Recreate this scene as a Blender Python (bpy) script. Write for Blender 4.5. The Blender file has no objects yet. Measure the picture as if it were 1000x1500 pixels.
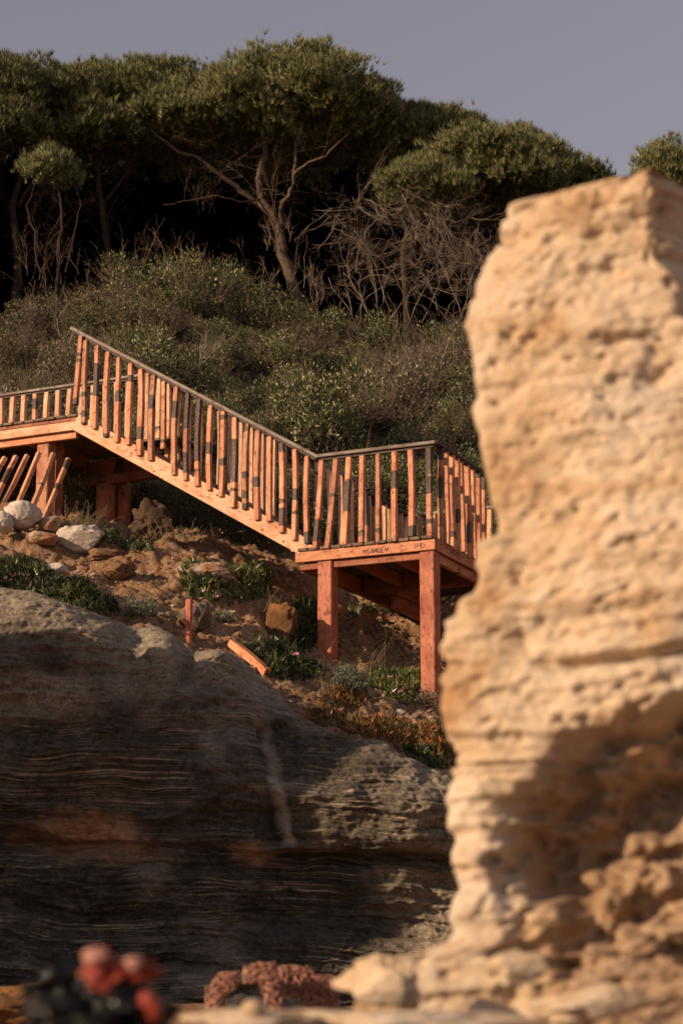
import bpy, math, random
import numpy as np
from mathutils import Vector, Matrix, Quaternion
R = math.radians
random.seed(7); RNG = np.random.default_rng(7)
SC = bpy.context.scene
COL = SC.collection

# ------------------------------------------------------------------ camera, sky, sun, exposure
FPX = 2917.0                       # focal length in pixels of the 1000 x 1500 photograph
PITCH = math.atan(700 / FPX)
cam = bpy.data.cameras.new('camera'); camo = bpy.data.objects.new('camera', cam); COL.objects.link(camo)
camo.location = (0, 0, 0); camo.rotation_euler = (math.pi / 2 + PITCH, 0, 0)
cam.sensor_fit = 'VERTICAL'; cam.sensor_height = 36; cam.lens = 36 * FPX / 1500
cam.clip_start = 0.05; cam.clip_end = 2000
cam.dof.use_dof = True; cam.dof.focus_distance = 24.6; cam.dof.aperture_fstop = 2.2
SC.camera = camo

SUN_DIR = Vector((-0.84, -0.46, 0.34)).normalized()      # towards the sun: low, from the left
sun = bpy.data.lights.new('sun', 'SUN'); suno = bpy.data.objects.new('sun', sun); COL.objects.link(suno)
sun.energy = 5.0; sun.angle = R(0.6); sun.color = (1.0, 0.74, 0.49)
suno.rotation_euler = (-SUN_DIR).to_track_quat('-Z', 'Y').to_euler()

w = bpy.data.worlds.new('World'); SC.world = w; w.use_nodes = True
nt = w.node_tree; nt.nodes.clear()
sky = nt.nodes.new('ShaderNodeTexSky'); sky.sky_type = 'NISHITA'; sky.sun_disc = False
sky.sun_elevation = math.asin(SUN_DIR.z); sky.sun_rotation = math.atan2(SUN_DIR.x, SUN_DIR.y)
sky.air_density = 2.0; sky.dust_density = 0.2; sky.ozone_density = 1.0
hs = nt.nodes.new('ShaderNodeHueSaturation'); hs.inputs['Saturation'].default_value = 0.30
tint = nt.nodes.new('ShaderNodeMixRGB'); tint.blend_type = 'MULTIPLY'; tint.inputs[0].default_value = 1
tint.inputs[2].default_value = (.94, .86, 1.0, 1)
bg = nt.nodes.new('ShaderNodeBackground'); bg.inputs[1].default_value = 0.082
wo = nt.nodes.new('ShaderNodeOutputWorld')
nt.links.new(sky.outputs[0], hs.inputs['Color']); nt.links.new(hs.outputs[0], tint.inputs[1])
nt.links.new(tint.outputs[0], bg.inputs[0]); nt.links.new(bg.outputs[0], wo.inputs[0])
SC.view_settings.view_transform = 'Standard'; SC.view_settings.look = 'None'
SC.view_settings.exposure = 0.2; SC.view_settings.gamma = 1; SC.view_settings.use_curve_mapping = False
SC.cycles.max_bounces = 5; SC.cycles.diffuse_bounces = 1

# ------------------------------------------------------------------ pixel -> place helpers (used once, to find real positions)
SP, CP = math.sin(PITCH), math.cos(PITCH)
def ray(px, py):
    a = (px - 500) / FPX; b = (750 - py) / FPX
    return Vector((a, CP - b * SP, SP + b * CP))
def P(px, py, D):
    d = ray(px, py); return d * (D / d.y)
def LV(px, py, z):
    d = ray(px, py); return d * (z / d.z)

# ------------------------------------------------------------------ numpy noise
def _hash(ix, iy, iz, s):
    h = (ix * 374761393 + iy * 668265263 + iz * 2147483647 + s * 974634777) & 0xFFFFFFFF
    h = ((h ^ (h >> 13)) * 1274126177) & 0xFFFFFFFF
    h = (h ^ (h >> 16)) & 0xFFFFFFFF
    return h / 4294967295.0
def vnoise(x, y, z, s=0):
    x, y, z = np.broadcast_arrays(np.asarray(x, float), np.asarray(y, float), np.asarray(z, float))
    fx, fy, fz = np.floor(x), np.floor(y), np.floor(z)
    ix, iy, iz = fx.astype(np.int64), fy.astype(np.int64), fz.astype(np.int64)
    tx, ty, tz = x - fx, y - fy, z - fz
    tx = tx * tx * tx * (tx * (tx * 6 - 15) + 10); ty = ty * ty * ty * (ty * (ty * 6 - 15) + 10); tz = tz * tz * tz * (tz * (tz * 6 - 15) + 10)
    r = 0
    for dx in (0, 1):
        wx = tx if dx else 1 - tx
        for dy in (0, 1):
            wy = ty if dy else 1 - ty
            for dz in (0, 1):
                wz = tz if dz else 1 - tz
                r = r + wx * wy * wz * _hash(ix + dx, iy + dy, iz + dz, s)
    return r * 2 - 1
def fbm(x, y, z, octv=4, s=0, gain=0.5, lac=2.03):
    r = 0; a = 1.0; f = 1.0; t = 0
    for o in range(octv):
        r = r + a * vnoise(np.asarray(x) * f + 3.7 * o, np.asarray(y) * f - 1.3 * o, np.asarray(z) * f + 9.1 * o, s + o)
        t += a; a *= gain; f *= lac
    return r / t * 1.6
def sstep(a, b, x):
    t = np.clip((np.asarray(x, float) - a) / (b - a), 0, 1); return t * t * (3 - 2 * t)
def gauss(x, c, w_): return np.exp(-((x - c) / w_) ** 2)

# ------------------------------------------------------------------ mesh helpers
def mesh_np(name, v, faces, k, smooth=False):
    """v (n,3), faces (m,k) index array"""
    v = np.asarray(v, np.float32); faces = np.asarray(faces, np.int32)
    me = bpy.data.meshes.new(name)
    me.vertices.add(len(v)); me.vertices.foreach_set('co', v.ravel())
    me.loops.add(faces.size); me.loops.foreach_set('vertex_index', faces.ravel())
    me.polygons.add(len(faces))
    me.polygons.foreach_set('loop_start', np.arange(0, faces.size, k, dtype=np.int32))
    me.polygons.foreach_set('loop_total', np.full(len(faces), k, np.int32))
    me.polygons.foreach_set('use_smooth', np.full(len(faces), smooth))
    me.update(calc_edges=True); me.validate()
    return me
def grid_faces(nr, nc, wrap=False):
    i = np.arange(nr - 1)[:, None]; j = np.arange(nc if wrap else nc - 1)[None, :]
    j2 = (j + 1) % nc
    a = i * nc + j; b = i * nc + j2; c = (i + 1) * nc + j2; d = (i + 1) * nc + j
    return np.stack([a, b, c, d], -1).reshape(-1, 4)
def link(name, me, mat=None, parent=None, loc=None):
    o = bpy.data.objects.new(name, me); COL.objects.link(o)
    if mat is not None and me is not None and not me.materials: me.materials.append(mat)
    if parent is not None: o.parent = parent
    if loc is not None: o.location = loc
    return o
def tag(o, label=None, cat=None, group=None, kind=None):
    if label: o['label'] = label
    if cat: o['category'] = cat
    if group: o['group'] = group
    if kind: o['kind'] = kind
    return o
def empty(name, loc=(0, 0, 0)):
    o = bpy.data.objects.new(name, None); COL.objects.link(o); o.location = loc; o.empty_display_size = .2
    return o
def copy_tree(o, parent=None):
    c = o.copy(); COL.objects.link(c); c.parent = parent
    for ch in list(o.children): copy_tree(ch, c)
    return c
_chf = None
def box_mesh(name, sx, sy, sz, ch=0.004, jit=0.0, segs=1, bend=0.0):
    """box from z=0 to sz, chamfered long edges, subdivided along z"""
    ring = []
    hx, hy = sx / 2, sy / 2
    for x, y in ((-hx + ch, -hy), (hx - ch, -hy), (hx, -hy + ch), (hx, hy - ch), (hx - ch, hy), (-hx + ch, hy), (-hx, hy - ch), (-hx, -hy + ch)):
        ring.append((x, y))
    v = []; rows = [(0, .8)] + [(t, 1) for t in np.linspace(ch, sz - ch, segs + 1)] + [(sz, .8)]
    ph = random.random() * 6
    for z, s in rows:
        s2 = 1 - (1 - s) * min(1, ch / min(hx, hy) * 5) if s < 1 else 1
        bx = bend * math.sin(math.pi * z / sz); by = bend * .6 * math.sin(2 * math.pi * z / sz + ph)
        j = 1 + random.uniform(-jit, jit)
        for x, y in ring:
            v.append((x * s2 * j + bx, y * s2 * j + by, z))
    f = []; n = len(rows)
    for i in range(n - 1):
        for k in range(8):
            f.append((i * 8 + k, i * 8 + (k + 1) % 8, (i + 1) * 8 + (k + 1) % 8, (i + 1) * 8 + k))
    f.append(tuple(reversed(range(8)))); f.append(tuple(range((n - 1) * 8, n * 8)))
    me = bpy.data.meshes.new(name); me.from_pydata(v, [], f); me.update(); return me
def beam(name, p0, p1, wid, hei, mat, parent=None, segs=1, bend=0.0, jit=0.0, ch=.005, up=Vector((0, 0, 1)), me=None):
    """timber from p0 to p1 (centres of the end faces); wid is horizontal, hei is the other way"""
    p0, p1 = Vector(p0), Vector(p1); d = p1 - p0; L = d.length; z = d.normalized()
    x = up.cross(z)
    if x.length < 1e-4: x = Vector((1, 0, 0))
    x.normalize(); y = z.cross(x)
    if me is None: me = box_mesh(name, wid, hei, L, ch, jit, segs, bend)
    o = link(name, me, mat, parent)
    m = Matrix((x, y, z)).transposed().to_4x4(); m.translation = p0
    o.matrix_world = m
    return o
class Tubes:
    def __init__(s): s.v = []; s.f = []
    def add(s, pts, r0, r1, n=4):
        pts = [Vector(p) for p in pts]; base = len(s.v); m = len(pts)
        for i, p in enumerate(pts):
            d = (pts[min(i + 1, m - 1)] - pts[max(i - 1, 0)])
            if d.length < 1e-6: d = Vector((0, 0, 1))
            d.normalize(); a = Vector((.13, .31, .94)) if abs(d.z) < .9 else Vector((1, .2, 0))
            x = d.cross(a).normalized(); y = d.cross(x); r = r0 + (r1 - r0) * i / (m - 1)
            for k in range(n):
                t = 2 * math.pi * k / n; s.v.append(p + (x * math.cos(t) + y * math.sin(t)) * r)
        for i in range(m - 1):
            for k in range(n):
                a = base + i * n + k; b = base + i * n + (k + 1) % n
                s.f.append((a, b, b + n, a + n))
        s.f.append(tuple(base + (m - 1) * n + k for k in range(n)))
    def mesh(s, name, smooth=True):
        me = bpy.data.meshes.new(name); me.from_pydata([tuple(p) for p in s.v], [], s.f)
        me.polygons.foreach_set('use_smooth', [smooth] * len(me.polygons)); me.update(); return me
def wander(p, d, L, n=6, curl=.25, grav=0.0, rng=random):
    p = Vector(p); d = Vector(d).normalized(); out = [p.copy()]
    for i in range(n):
        d = (d + Vector((rng.gauss(0, curl), rng.gauss(0, curl), rng.gauss(0, curl) + grav))).normalized()
        p = p + d * (L / n); out.append(p.copy())
    return out, d
def branchy(T, p, d, L, r, depth, kids=3, spread=.7, curl=.2, grav=0.0, up=0.0, shrink=.62, tips=None, rng=random):
    n = 5 if depth > 0 else 4
    pts, de = wander(p, d, L, n, curl, grav, rng)
    T.add(pts, r, r * .55, 5 if r > .02 else 3)
    if depth == 0:
        if tips is not None: tips.append((pts[-1], de))
        return
    for k in range(kids):
        i = rng.randint(max(1, n // 2 - 1), n)
        a = Vector((rng.gauss(0, 1), rng.gauss(0, 1), rng.gauss(0, 1))).normalized()
        nd = (de + a * spread + Vector((0, 0, up))).normalized()
        branchy(T, pts[i], nd, L * shrink * rng.uniform(.75, 1.2), r * .52, depth - 1, kids, spread, curl, grav, up, shrink, tips, rng)
def blades(pos, dirs, n, length, width, spread, rng=RNG, lj=.35):
    """n thin triangles at each position, fanned about dirs -> (verts, faces)"""
    pos = np.repeat(np.asarray(pos, float), n, 0); d = np.repeat(np.asarray(dirs, float), n, 0)
    d = d + rng.normal(0, spread, d.shape); d /= np.linalg.norm(d, axis=1, keepdims=True) + 1e-9
    s = np.cross(d, rng.normal(0, 1, d.shape)); s /= np.linalg.norm(s, axis=1, keepdims=True) + 1e-9
    L = length * rng.uniform(1 - lj, 1 + lj, (len(d), 1)); W = width * rng.uniform(.7, 1.3, (len(d), 1))
    a = pos - s * W / 2; b = pos + s * W / 2; c = pos + d * L
    v = np.stack([a, b, c], 1).reshape(-1, 3); f = np.arange(len(v)).reshape(-1, 3)
    return v, f
def leaves(pos, dirs, length, width, rng=RNG):
    """one folded diamond (2 triangles) each"""
    pos = np.asarray(pos, float); d = np.asarray(dirs, float); d = d / (np.linalg.norm(d, axis=1, keepdims=True) + 1e-9)
    s = np.cross(d, rng.normal(0, 1, d.shape)); s /= np.linalg.norm(s, axis=1, keepdims=True) + 1e-9
    L = length * rng.uniform(.6, 1.3, (len(d), 1)); W = width * rng.uniform(.7, 1.2, (len(d), 1))
    q = np.stack([pos, pos + d * L * .5 + s * W / 2, pos + d * L, pos + d * L * .5 - s * W / 2], 1).reshape(-1, 3)
    return q, np.arange(len(q)).reshape(-1, 4)

# ------------------------------------------------------------------ materials
def new_mat(name):
    m = bpy.data.materials.new(name); m.use_nodes = True; n = m.node_tree.nodes; n.clear()
    out = n.new('ShaderNodeOutputMaterial'); b = n.new('ShaderNodeBsdfPrincipled')
    m.node_tree.links.new(b.outputs[0], out.inputs[0])
    b.inputs['Specular IOR Level'].default_value = .3
    return m, m.node_tree, b
class NB:
    """tiny node builder"""
    def __init__(s, nt): s.nt = nt
    def n(s, t, **k):
        x = s.nt.nodes.new(t)
        for a, b in k.items(): setattr(x, a, b)
        return x
    def l(s, a, b): s.nt.links.new(a, b)
    def coord(s, scale=(1, 1, 1), kind='Object'):
        c = s.n('ShaderNodeTexCoord'); m = s.n('ShaderNodeMapping'); s.l(c.outputs[kind], m.inputs[0]); m.inputs['Scale'].default_value = scale
        return m.outputs[0]
    def noise(s, vec, scale, detail=4, rough=.55, dist=0.0):
        x = s.n('ShaderNodeTexNoise'); x.inputs['Scale'].default_value = scale; x.inputs['Detail'].default_value = detail
        x.inputs['Roughness'].default_value = rough; x.inputs['Distortion'].default_value = dist
        s.l(vec, x.inputs['Vector']); return x.outputs['Fac']
    def ramp(s, fac, stops, interp='LINEAR'):
        x = s.n('ShaderNodeValToRGB'); x.color_ramp.interpolation = interp
        e = x.color_ramp.elements
        while len(e) < len(stops): e.new(.5)
        for i, (p, c) in enumerate(stops):
            e[i].position = p; e[i].color = (c[0], c[1], c[2], 1) if hasattr(c, '__len__') else (c, c, c, 1)
        s.l(fac, x.inputs[0]); return x.outputs[0]
    def mix(s, f, a, b, mode='MIX'):
        x = s.n('ShaderNodeMixRGB', blend_type=mode)
        for i, v in ((0, f), (1, a), (2, b)):
            if hasattr(v, 'is_linked'): s.l(v, x.inputs[i])
            elif i == 0: x.inputs[0].default_value = v
            else: x.inputs[i].default_value = (v[0], v[1], v[2], 1)
        return x.outputs[0]
    def math(s, op, a, b=None, c=None):
        x = s.n('ShaderNodeMath', operation=op)
        for i, v in enumerate((a, b, c)):
            if v is None: continue
            if hasattr(v, 'is_linked'): s.l(v, x.inputs[i])
            else: x.inputs[i].default_value = v
        return x.outputs[0]
    def bump(s, h, strength, dist, bsdf, prev=None):
        x = s.n('ShaderNodeBump'); x.inputs['Strength'].default_value = strength; x.inputs['Distance'].default_value = dist
        s.l(h, x.inputs['Height'])
        if prev is not None: s.l(prev, x.inputs['Normal'])
        s.l(x.outputs[0], bsdf.inputs['Normal']); return x.outputs[0]

def wood_mat(name, base, stain, dark, patch=.0, rough=.6, red=.5, hard=True):
    """timber: paint colour with redder worn stain along grain, dark bare sections, knots"""
    m, nt_, b = new_mat(name); B = NB(nt_)
    info = B.n('ShaderNodeObjectInfo'); tc = B.n('ShaderNodeTexCoord')
    off = B.n('ShaderNodeVectorMath', operation='MULTIPLY_ADD')
    comb = B.n('ShaderNodeCombineXYZ'); rr = B.math('MULTIPLY', info.outputs['Random'], 37.0)
    for i in range(3): B.l(rr, comb.inputs[i])
    B.l(tc.outputs['Object'], off.inputs[0]); off.inputs[1].default_value = (1, 1, 1); B.l(comb.outputs[0], off.inputs[2])
    vec = off.outputs[0]
    mp = B.n('ShaderNodeMapping'); mp.inputs['Scale'].default_value = (26, 26, 1.6); B.l(vec, mp.inputs[0])
    grain = B.noise(mp.outputs[0], 2.2, 5, .65)
    mp2 = B.n('ShaderNodeMapping'); mp2.inputs['Scale'].default_value = (5, 5, 2.2); B.l(vec, mp2.inputs[0])
    blot = B.noise(mp2.outputs[0], 1.6, 6, .7, .6)
    c = B.mix(B.ramp(blot, [(.42, 0), (.64, 1)]), base, stain)
    c = B.mix(B.math('MULTIPLY', B.ramp(grain, [(.45, 0), (.75, 1)]), red), c, stain)
    mp4 = B.n('ShaderNodeMapping'); mp4.inputs['Scale'].default_value = (14, 14, 7); B.l(vec, mp4.inputs[0])
    chips = B.ramp(B.noise(mp4.outputs[0], 1.5, 5, .75, .4), [(.565, 0), (.63, 1)])
    c = B.mix(B.math('MULTIPLY', chips, .8), c, tuple(x * .45 for x in stain))
    if patch > 0:
        mp3 = B.n('ShaderNodeMapping'); mp3.inputs['Scale'].default_value = (.35, .35, 2.4 if hard else 1.2)
        wob = B.n('ShaderNodeVectorMath', operation='MULTIPLY_ADD'); cw = B.n('ShaderNodeCombineXYZ'); B.l(B.math('MULTIPLY', B.noise(vec, 18, 1), .03), cw.inputs[2]); B.l(cw.outputs[0], wob.inputs[0]); wob.inputs[1].default_value = (1, 1, 1); B.l(vec, wob.inputs[2]); B.l(wob.outputs[0], mp3.inputs[0])
        flk = B.noise(vec, 40, 3)
        seg = B.noise(mp3.outputs[0], 1.15, 2, .6, .0)
        k = B.math('MULTIPLY', B.ramp(seg, [(.5 + .22 - patch * .3, 0), (.5 + .228 - patch * .3, 1)]), B.ramp(flk, [(.30, .5), (.42, 1)]))
        c = B.mix(k, c, dark)
    t = B.math('MULTIPLY_ADD', info.outputs['Random'], .42, .70)
    hs_ = B.n('ShaderNodeHueSaturation'); B.l(t, hs_.inputs['Value']); B.l(c, hs_.inputs['Color'])
    B.l(hs_.outputs[0], b.inputs['Base Color']); b.inputs['Roughness'].default_value = rough
    B.bump(B.math('ADD', grain, B.math('MULTIPLY', chips, -.6)), .5, .006, b)
    return m
M = {}
PALE = (.74, .42, .25); SALM = (.66, .29, .15); REDW = (.38, .095, .04); DARK = (.085, .052, .036)
M['baluster_near'] = wood_mat('worn_baluster', (.66, .32, .17), (.42, .125, .055), DARK, patch=.56, red=.5)
M['baluster_far'] = wood_mat('pale_baluster', (.72, .42, .25), (.58, .27, .13), DARK, patch=.16, red=.35)
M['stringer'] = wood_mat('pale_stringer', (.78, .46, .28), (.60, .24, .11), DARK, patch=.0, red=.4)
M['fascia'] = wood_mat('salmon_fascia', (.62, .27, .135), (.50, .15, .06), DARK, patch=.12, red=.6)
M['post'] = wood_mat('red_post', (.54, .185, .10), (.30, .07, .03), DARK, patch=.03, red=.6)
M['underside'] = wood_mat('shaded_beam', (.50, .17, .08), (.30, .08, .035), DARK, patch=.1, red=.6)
M['plank'] = wood_mat('weathered_plank', (.20, .12, .075), (.11, .055, .035), DARK, patch=.2, red=.6)
M['tread'] = wood_mat('tread', (.30, .19, .12), (.16, .075, .045), DARK, patch=.2, red=.5)
M['handrail'] = wood_mat('grey_handrail', (.30, .235, .19), (.16, .105, .08), DARK, patch=.1, red=.5)
M['dark_rail'] = wood_mat('dark_rail', (.10, .06, .045), (.06, .03, .02), DARK, patch=.1, red=.5)
M['slat'] = wood_mat('fallen_slat', (.66, .36, .21), (.48, .19, .09), DARK, patch=.36, red=.5)

def leaf_mat(name, a, b2, tipc=None, rough=.5, trans=.25):
    m, nt_, b = new_mat(name); B = NB(nt_)
    g = B.n('ShaderNodeNewGeometry'); info = B.n('ShaderNodeObjectInfo')
    vec = B.coord((1, 1, 1)); big = B.noise(vec, 1.7, 3, .6)
    r = B.math('ADD', B.math('MULTIPLY', g.outputs['Random Per Island'], .6), B.math('MULTIPLY', big, .4))
    c = B.ramp(r, [(.15, a), (.8, b2)])
    if tipc: c = B.mix(B.ramp(g.outputs['Random Per Island'], [(.86, 0), (.9, 1)]), c, tipc)
    v = B.math('MULTIPLY_ADD', info.outputs['Random'], .5, .75)
    hs_ = B.n('ShaderNodeHueSaturation'); B.l(v, hs_.inputs['Value']); B.l(c, hs_.inputs['Color'])
    B.l(hs_.outputs[0], b.inputs['Base Color']); b.inputs['Roughness'].default_value = rough
    if rough >= 1: b.inputs['Specular IOR Level'].default_value = 0
    return m
M['needles'] = leaf_mat('pine_needles', (.018, .024, .007), (.215, .220, .075), (.40, .36, .15), .5)
M['needles_shaded'] = leaf_mat('shaded_foliage', (.004, .005, .0025), (.010, .010, .005), None, 1.0)  # near-black leaves: shade inside the wood put into the leaf colour
M['mastic'] = leaf_mat('mastic_leaf', (.013, .018, .005), (.160, .168, .060), (.40, .36, .17), .42)
M['mastic_dry'] = leaf_mat('dry_leaf', (.05, .040, .022), (.19, .15, .085), (.42, .34, .22), .5)
M['iceplant'] = leaf_mat('ice_plant_leaf', (.035, .050, .016), (.13, .145, .045), (.30, .25, .10), .3)
M['iceplant_dark'] = leaf_mat('ice_plant_dark', (.022, .034, .014), (.065, .080, .030), (.16, .16, .06), .35)
M['iceplant_red'] = leaf_mat('ice_plant_red', (.06, .06, .018), (.26, .13, .045), (.36, .10, .04), .35)
M['silver'] = leaf_mat('silver_leaf', (.08, .095, .06), (.19, .20, .13), None, .6)
def flat_mat(name, c, rough=.7, c2=None, sc=20):
    m, nt_, b = new_mat(name); B = NB(nt_); n = B.noise(B.coord(), sc, 4)
    B.l(B.ramp(n, [(.35, c), (.7, c2 or tuple(x * .7 for x in c))]), b.inputs['Base Color']); b.inputs['Roughness'].default_value = rough
    return m
M['bark'] = flat_mat('pine_bark', (.125, .08, .055), .9, (.035, .022, .015), 14)
M['bark_shaded'] = flat_mat('shaded_bark', (.055, .032, .021), .95, (.02, .013, .009), 14)  # darkened bark: shade under the crowns put into the colour
M['deadwood'] = flat_mat('dead_twig', (.32, .25, .195), .85, (.09, .06, .045), 6)
M['twig'] = flat_mat('shrub_twig', (.22, .16, .11), .8, (.10, .07, .05), 9)
M['grass'] = flat_mat('dry_grass', (.28, .20, .11), .8, (.14, .11, .055), 6)
M['petal'] = flat_mat('pink_petal', (.72, .22, .42), .5, (.60, .14, .32), 30)
M['yolk'] = flat_mat('flower_centre', (.7, .55, .25), .6)
M['ink'] = flat_mat('marker_ink', (.03, .018, .015), .6)

def soil_mat():
    m, nt_, b = new_mat('sandy_soil'); B = NB(nt_); v = B.coord()
    n1 = B.noise(v, 1.1, 6, .6, .3); n2 = B.noise(v, 9, 6, .7); n3 = B.noise(v, 60, 3, .6)
    c = B.ramp(n1, [(.30, (.15, .070, .030)), (.5, (.34, .165, .070)), (.72, (.46, .27, .14))])
    c = B.mix(B.ramp(n2, [(.42, 0), (.60, .8)]), c, (.48, .32, .20)); c = B.mix(B.ramp(n3, [(.56, 0), (.66, .7)]), c, (.10, .055, .03)); c = B.mix(B.ramp(n3, [(.30, .6), (.38, 0)]), c, (.60, .44, .30))
    c = B.mix(B.ramp(n2, [(.34, .75), (.43, 0)]), c, (.085, .045, .025))
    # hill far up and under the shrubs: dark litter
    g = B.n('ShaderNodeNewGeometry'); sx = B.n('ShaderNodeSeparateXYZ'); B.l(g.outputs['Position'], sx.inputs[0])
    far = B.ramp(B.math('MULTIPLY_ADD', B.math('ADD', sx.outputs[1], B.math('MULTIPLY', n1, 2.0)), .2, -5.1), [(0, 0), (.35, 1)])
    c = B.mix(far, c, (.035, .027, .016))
    B.l(c, b.inputs['Base Color']); b.inputs['Roughness'].default_value = .95
    p = B.bump(n2, 1.0, .08, b); B.bump(n3, .9, .02, b, p)
    return m
M['soil'] = soil_mat()
def stone_mat(name, a, b2, stain=None):
    m, nt_, b = new_mat(name); B = NB(nt_); v = B.coord()
    n1 = B.noise(v, 3, 6, .6, .3); n2 = B.noise(v, 22, 5, .7)
    c = B.mix(B.ramp(n1, [(.35, 0), (.65, 1)]), a, b2)
    c = B.mix(B.ramp(n2, [(.5, 0), (.75, .6)]), c, tuple(x * .45 for x in b2))
    if stain: c = B.mix(B.ramp(n1, [(.50, 0), (.60, .85)]), c, stain)
    B.l(c, b.inputs['Base Color']); b.inputs['Roughness'].default_value = .85
    B.bump(n2, .6, .02, b); return m
M['pale_stone'] = stone_mat('pale_stone', (.58, .50, .43), (.40, .33, .27))
M['stained_stone'] = stone_mat('stained_stone', (.44, .33, .24), (.28, .20, .13), (.28, .11, .04))
M['brown_stone'] = stone_mat('brown_stone', (.27, .145, .07), (.14, .07, .032))
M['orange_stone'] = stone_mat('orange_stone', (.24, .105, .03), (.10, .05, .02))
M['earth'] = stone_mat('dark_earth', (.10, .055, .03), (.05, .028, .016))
M['grey_stone'] = stone_mat('grey_stone', (.19, .13, .09), (.10, .065, .042))

# ------------------------------------------------------------------ stair frame: a = metres left of the landing's near corner, b = metres back
ANG = R(24.5)
U = Vector((math.cos(ANG), -math.sin(ANG), 0)); V = Vector((math.sin(ANG), math.cos(ANG), 0))
O = Vector((1.0, 20.98, 0))
def S(a, b, z=0.0):
    p = O - U * a + V * b; return Vector((p.x, p.y, z))
Z0 = 4.77
# upper landing height from where its near corner is seen
dr = ray(114, 609); 
A1 = None
for i in range(1000):
    a = 3 + i * .003
    p = S(a, 0)
    if p.x / p.y < dr.x / dr.y: A1 = a; Z1 = dr.z / dr.y * p.y; break
AS = 1.40                                   # foot of the stair
def stair_z(a): return Z0 + (Z1 - Z0) * (a - AS) / (A1 - AS)
print('A1', A1, 'Z1', Z1)

# ------------------------------------------------------------------ terrain height: thin plate spline through surveyed points
ctrl_px = [(478, 988, 21.45), (632, 1034, 21.05), (613, 945, 23.3), (62, 768, 23.0), (140, 786, 24.6), (10, 790, 22.3), (110, 815, 22.0),
           (200, 850, 21.3), (275, 938, 20.2), (360, 975, 19.8), (330, 870, 21.5), (400, 890, 21.8), (420, 960, 20.8), (540, 900, 24.0), (560, 1010, 21.0), (560, 1060, 19.9), (640, 1090, 19.7),
           (300, 800, 23.2), (200, 770, 24.2), (60, 850, 20.2), (150, 880, 20.2), (460, 1040, 19.6), (430, 850, 23.5),
           (0, 872, 19.6), (100, 905, 19.4), (200, 930, 19.4), (300, 985, 19.2), (390, 1020, 18.9), (440, 1075, 18.75), (560, 1110, 18.8), (650, 1150, 18.7),
           (-150, 760, 22.5), (-150, 850, 20), (760, 1100, 20.5), (760, 1000, 22.5), (800, 1180, 19)]
ctrl = [tuple(P(*c)) for c in ctrl_px]
ctrl += [(-5, 26, 6.7), (-2.5, 26, 6.3), (0, 26, 5.75), (2.5, 26, 5.4), (5, 26, 5.3), (-5, 29, 8.6), (0, 29, 8.0), (5, 29, 7.6), (-2.5, 29, 8.6),
         (-6, 32, 10.6), (-3.2, 32, 11.0), (0, 32, 10.1), (5, 32, 9.6), (-6, 35, 11.9), (0, 35, 11.6), (5, 35, 11.2), (-6, 39, 13.0), (0, 39, 12.8), (5, 39, 12.4)]
CX = np.array(ctrl)
def _phi(r2): return np.where(r2 > 1e-9, r2 * np.log(r2 + 1e-12), 0)
_n = len(CX); _d = ((CX[:, None, :2] - CX[None, :, :2]) ** 2).sum(-1)
_A = np.zeros((_n + 3, _n + 3)); _A[:_n, :_n] = _phi(_d) + np.eye(_n) * .15
_A[:_n, _n] = 1; _A[:_n, _n + 1:] = CX[:, :2]; _A[_n, :_n] = 1; _A[_n + 1:, :_n] = CX[:, :2].T
_w = np.linalg.solve(_A, np.concatenate([CX[:, 2], [0, 0, 0]]))
def beach(x, y):
    return -.42 + .30 * sstep(12, 16.5, y) + .03 * fbm(x * .8, y * .8, 0, 3, 5)
def hill(x, y, fine=True):
    x = np.asarray(x, float); y = np.asarray(y, float)
    cx = np.clip(x, -6, 5); cy = np.clip(y, 18.4, 39)
    shp = np.broadcast(x, y).shape; q = np.stack([np.broadcast_to(cx, shp).ravel(), np.broadcast_to(cy, shp).ravel()], 1)
    z = np.zeros(len(q))
    for i in range(_n):
        z += _w[i] * _phi(((q - CX[i, :2]) ** 2).sum(1))
    z += _w[_n] + q @ _w[_n + 1:]
    z = z.reshape(shp)
    z = z + (x - cx) * -.03 + .25 * fbm(x * .35, y * .35, 0, 2, 3) * sstep(24, 30, y)
    if fine:
        k = sstep(18.5, 19.5, y)
        f1 = fbm(x * 1.3, y * 1.3, 0, 3, 11); f2 = fbm(x * 4.5, y * 4.5, 0, 4, 12); f3 = np.abs(fbm(x * 9, y * 9, 0, 3, 14))
        z = z + k * (.10 * f1 + .085 * f2 + .055 * f3 + .022 * fbm(x * 17, y * 17, 0, 2, 17))
    b = beach(x, y); t = sstep(17.6, 18.6, y)
    return b * (1 - t) + z * t
_gy = np.linspace(18.3, 34, 600)

# terrain sheet, finer where the photograph looks
xs = np.concatenate([-np.geomspace(400, 6, 34), np.arange(-5.6, 3.4, .032), np.geomspace(3.6, 400, 36)])
ys = np.concatenate([np.linspace(-60, 10, 24), np.linspace(10.5, 18.2, 40), np.arange(18.3, 26.5, .032), np.linspace(26.7, 40, 110), np.geomspace(41, 700, 26)])
GX, GY = np.meshgrid(xs, ys)
GZ = hill(GX, GY)
def hgrid(x, y):
    x = np.atleast_1d(np.asarray(x, float)); y = np.atleast_1d(np.asarray(y, float))
    i = np.clip(np.searchsorted(xs_g, x) - 1, 0, len(xs_g) - 2); j = np.clip(np.searchsorted(ys_g, y) - 1, 0, len(ys_g) - 2)
    u = (x - xs_g[i]) / (xs_g[i + 1] - xs_g[i]); v = (y - ys_g[j]) / (ys_g[j + 1] - ys_g[j])
    return (GZ[j, i] * (1 - u) + GZ[j, i + 1] * u) * (1 - v) + (GZ[j + 1, i] * (1 - u) + GZ[j + 1, i + 1] * u) * v
xs_g, ys_g = xs.copy(), ys.copy()
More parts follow.
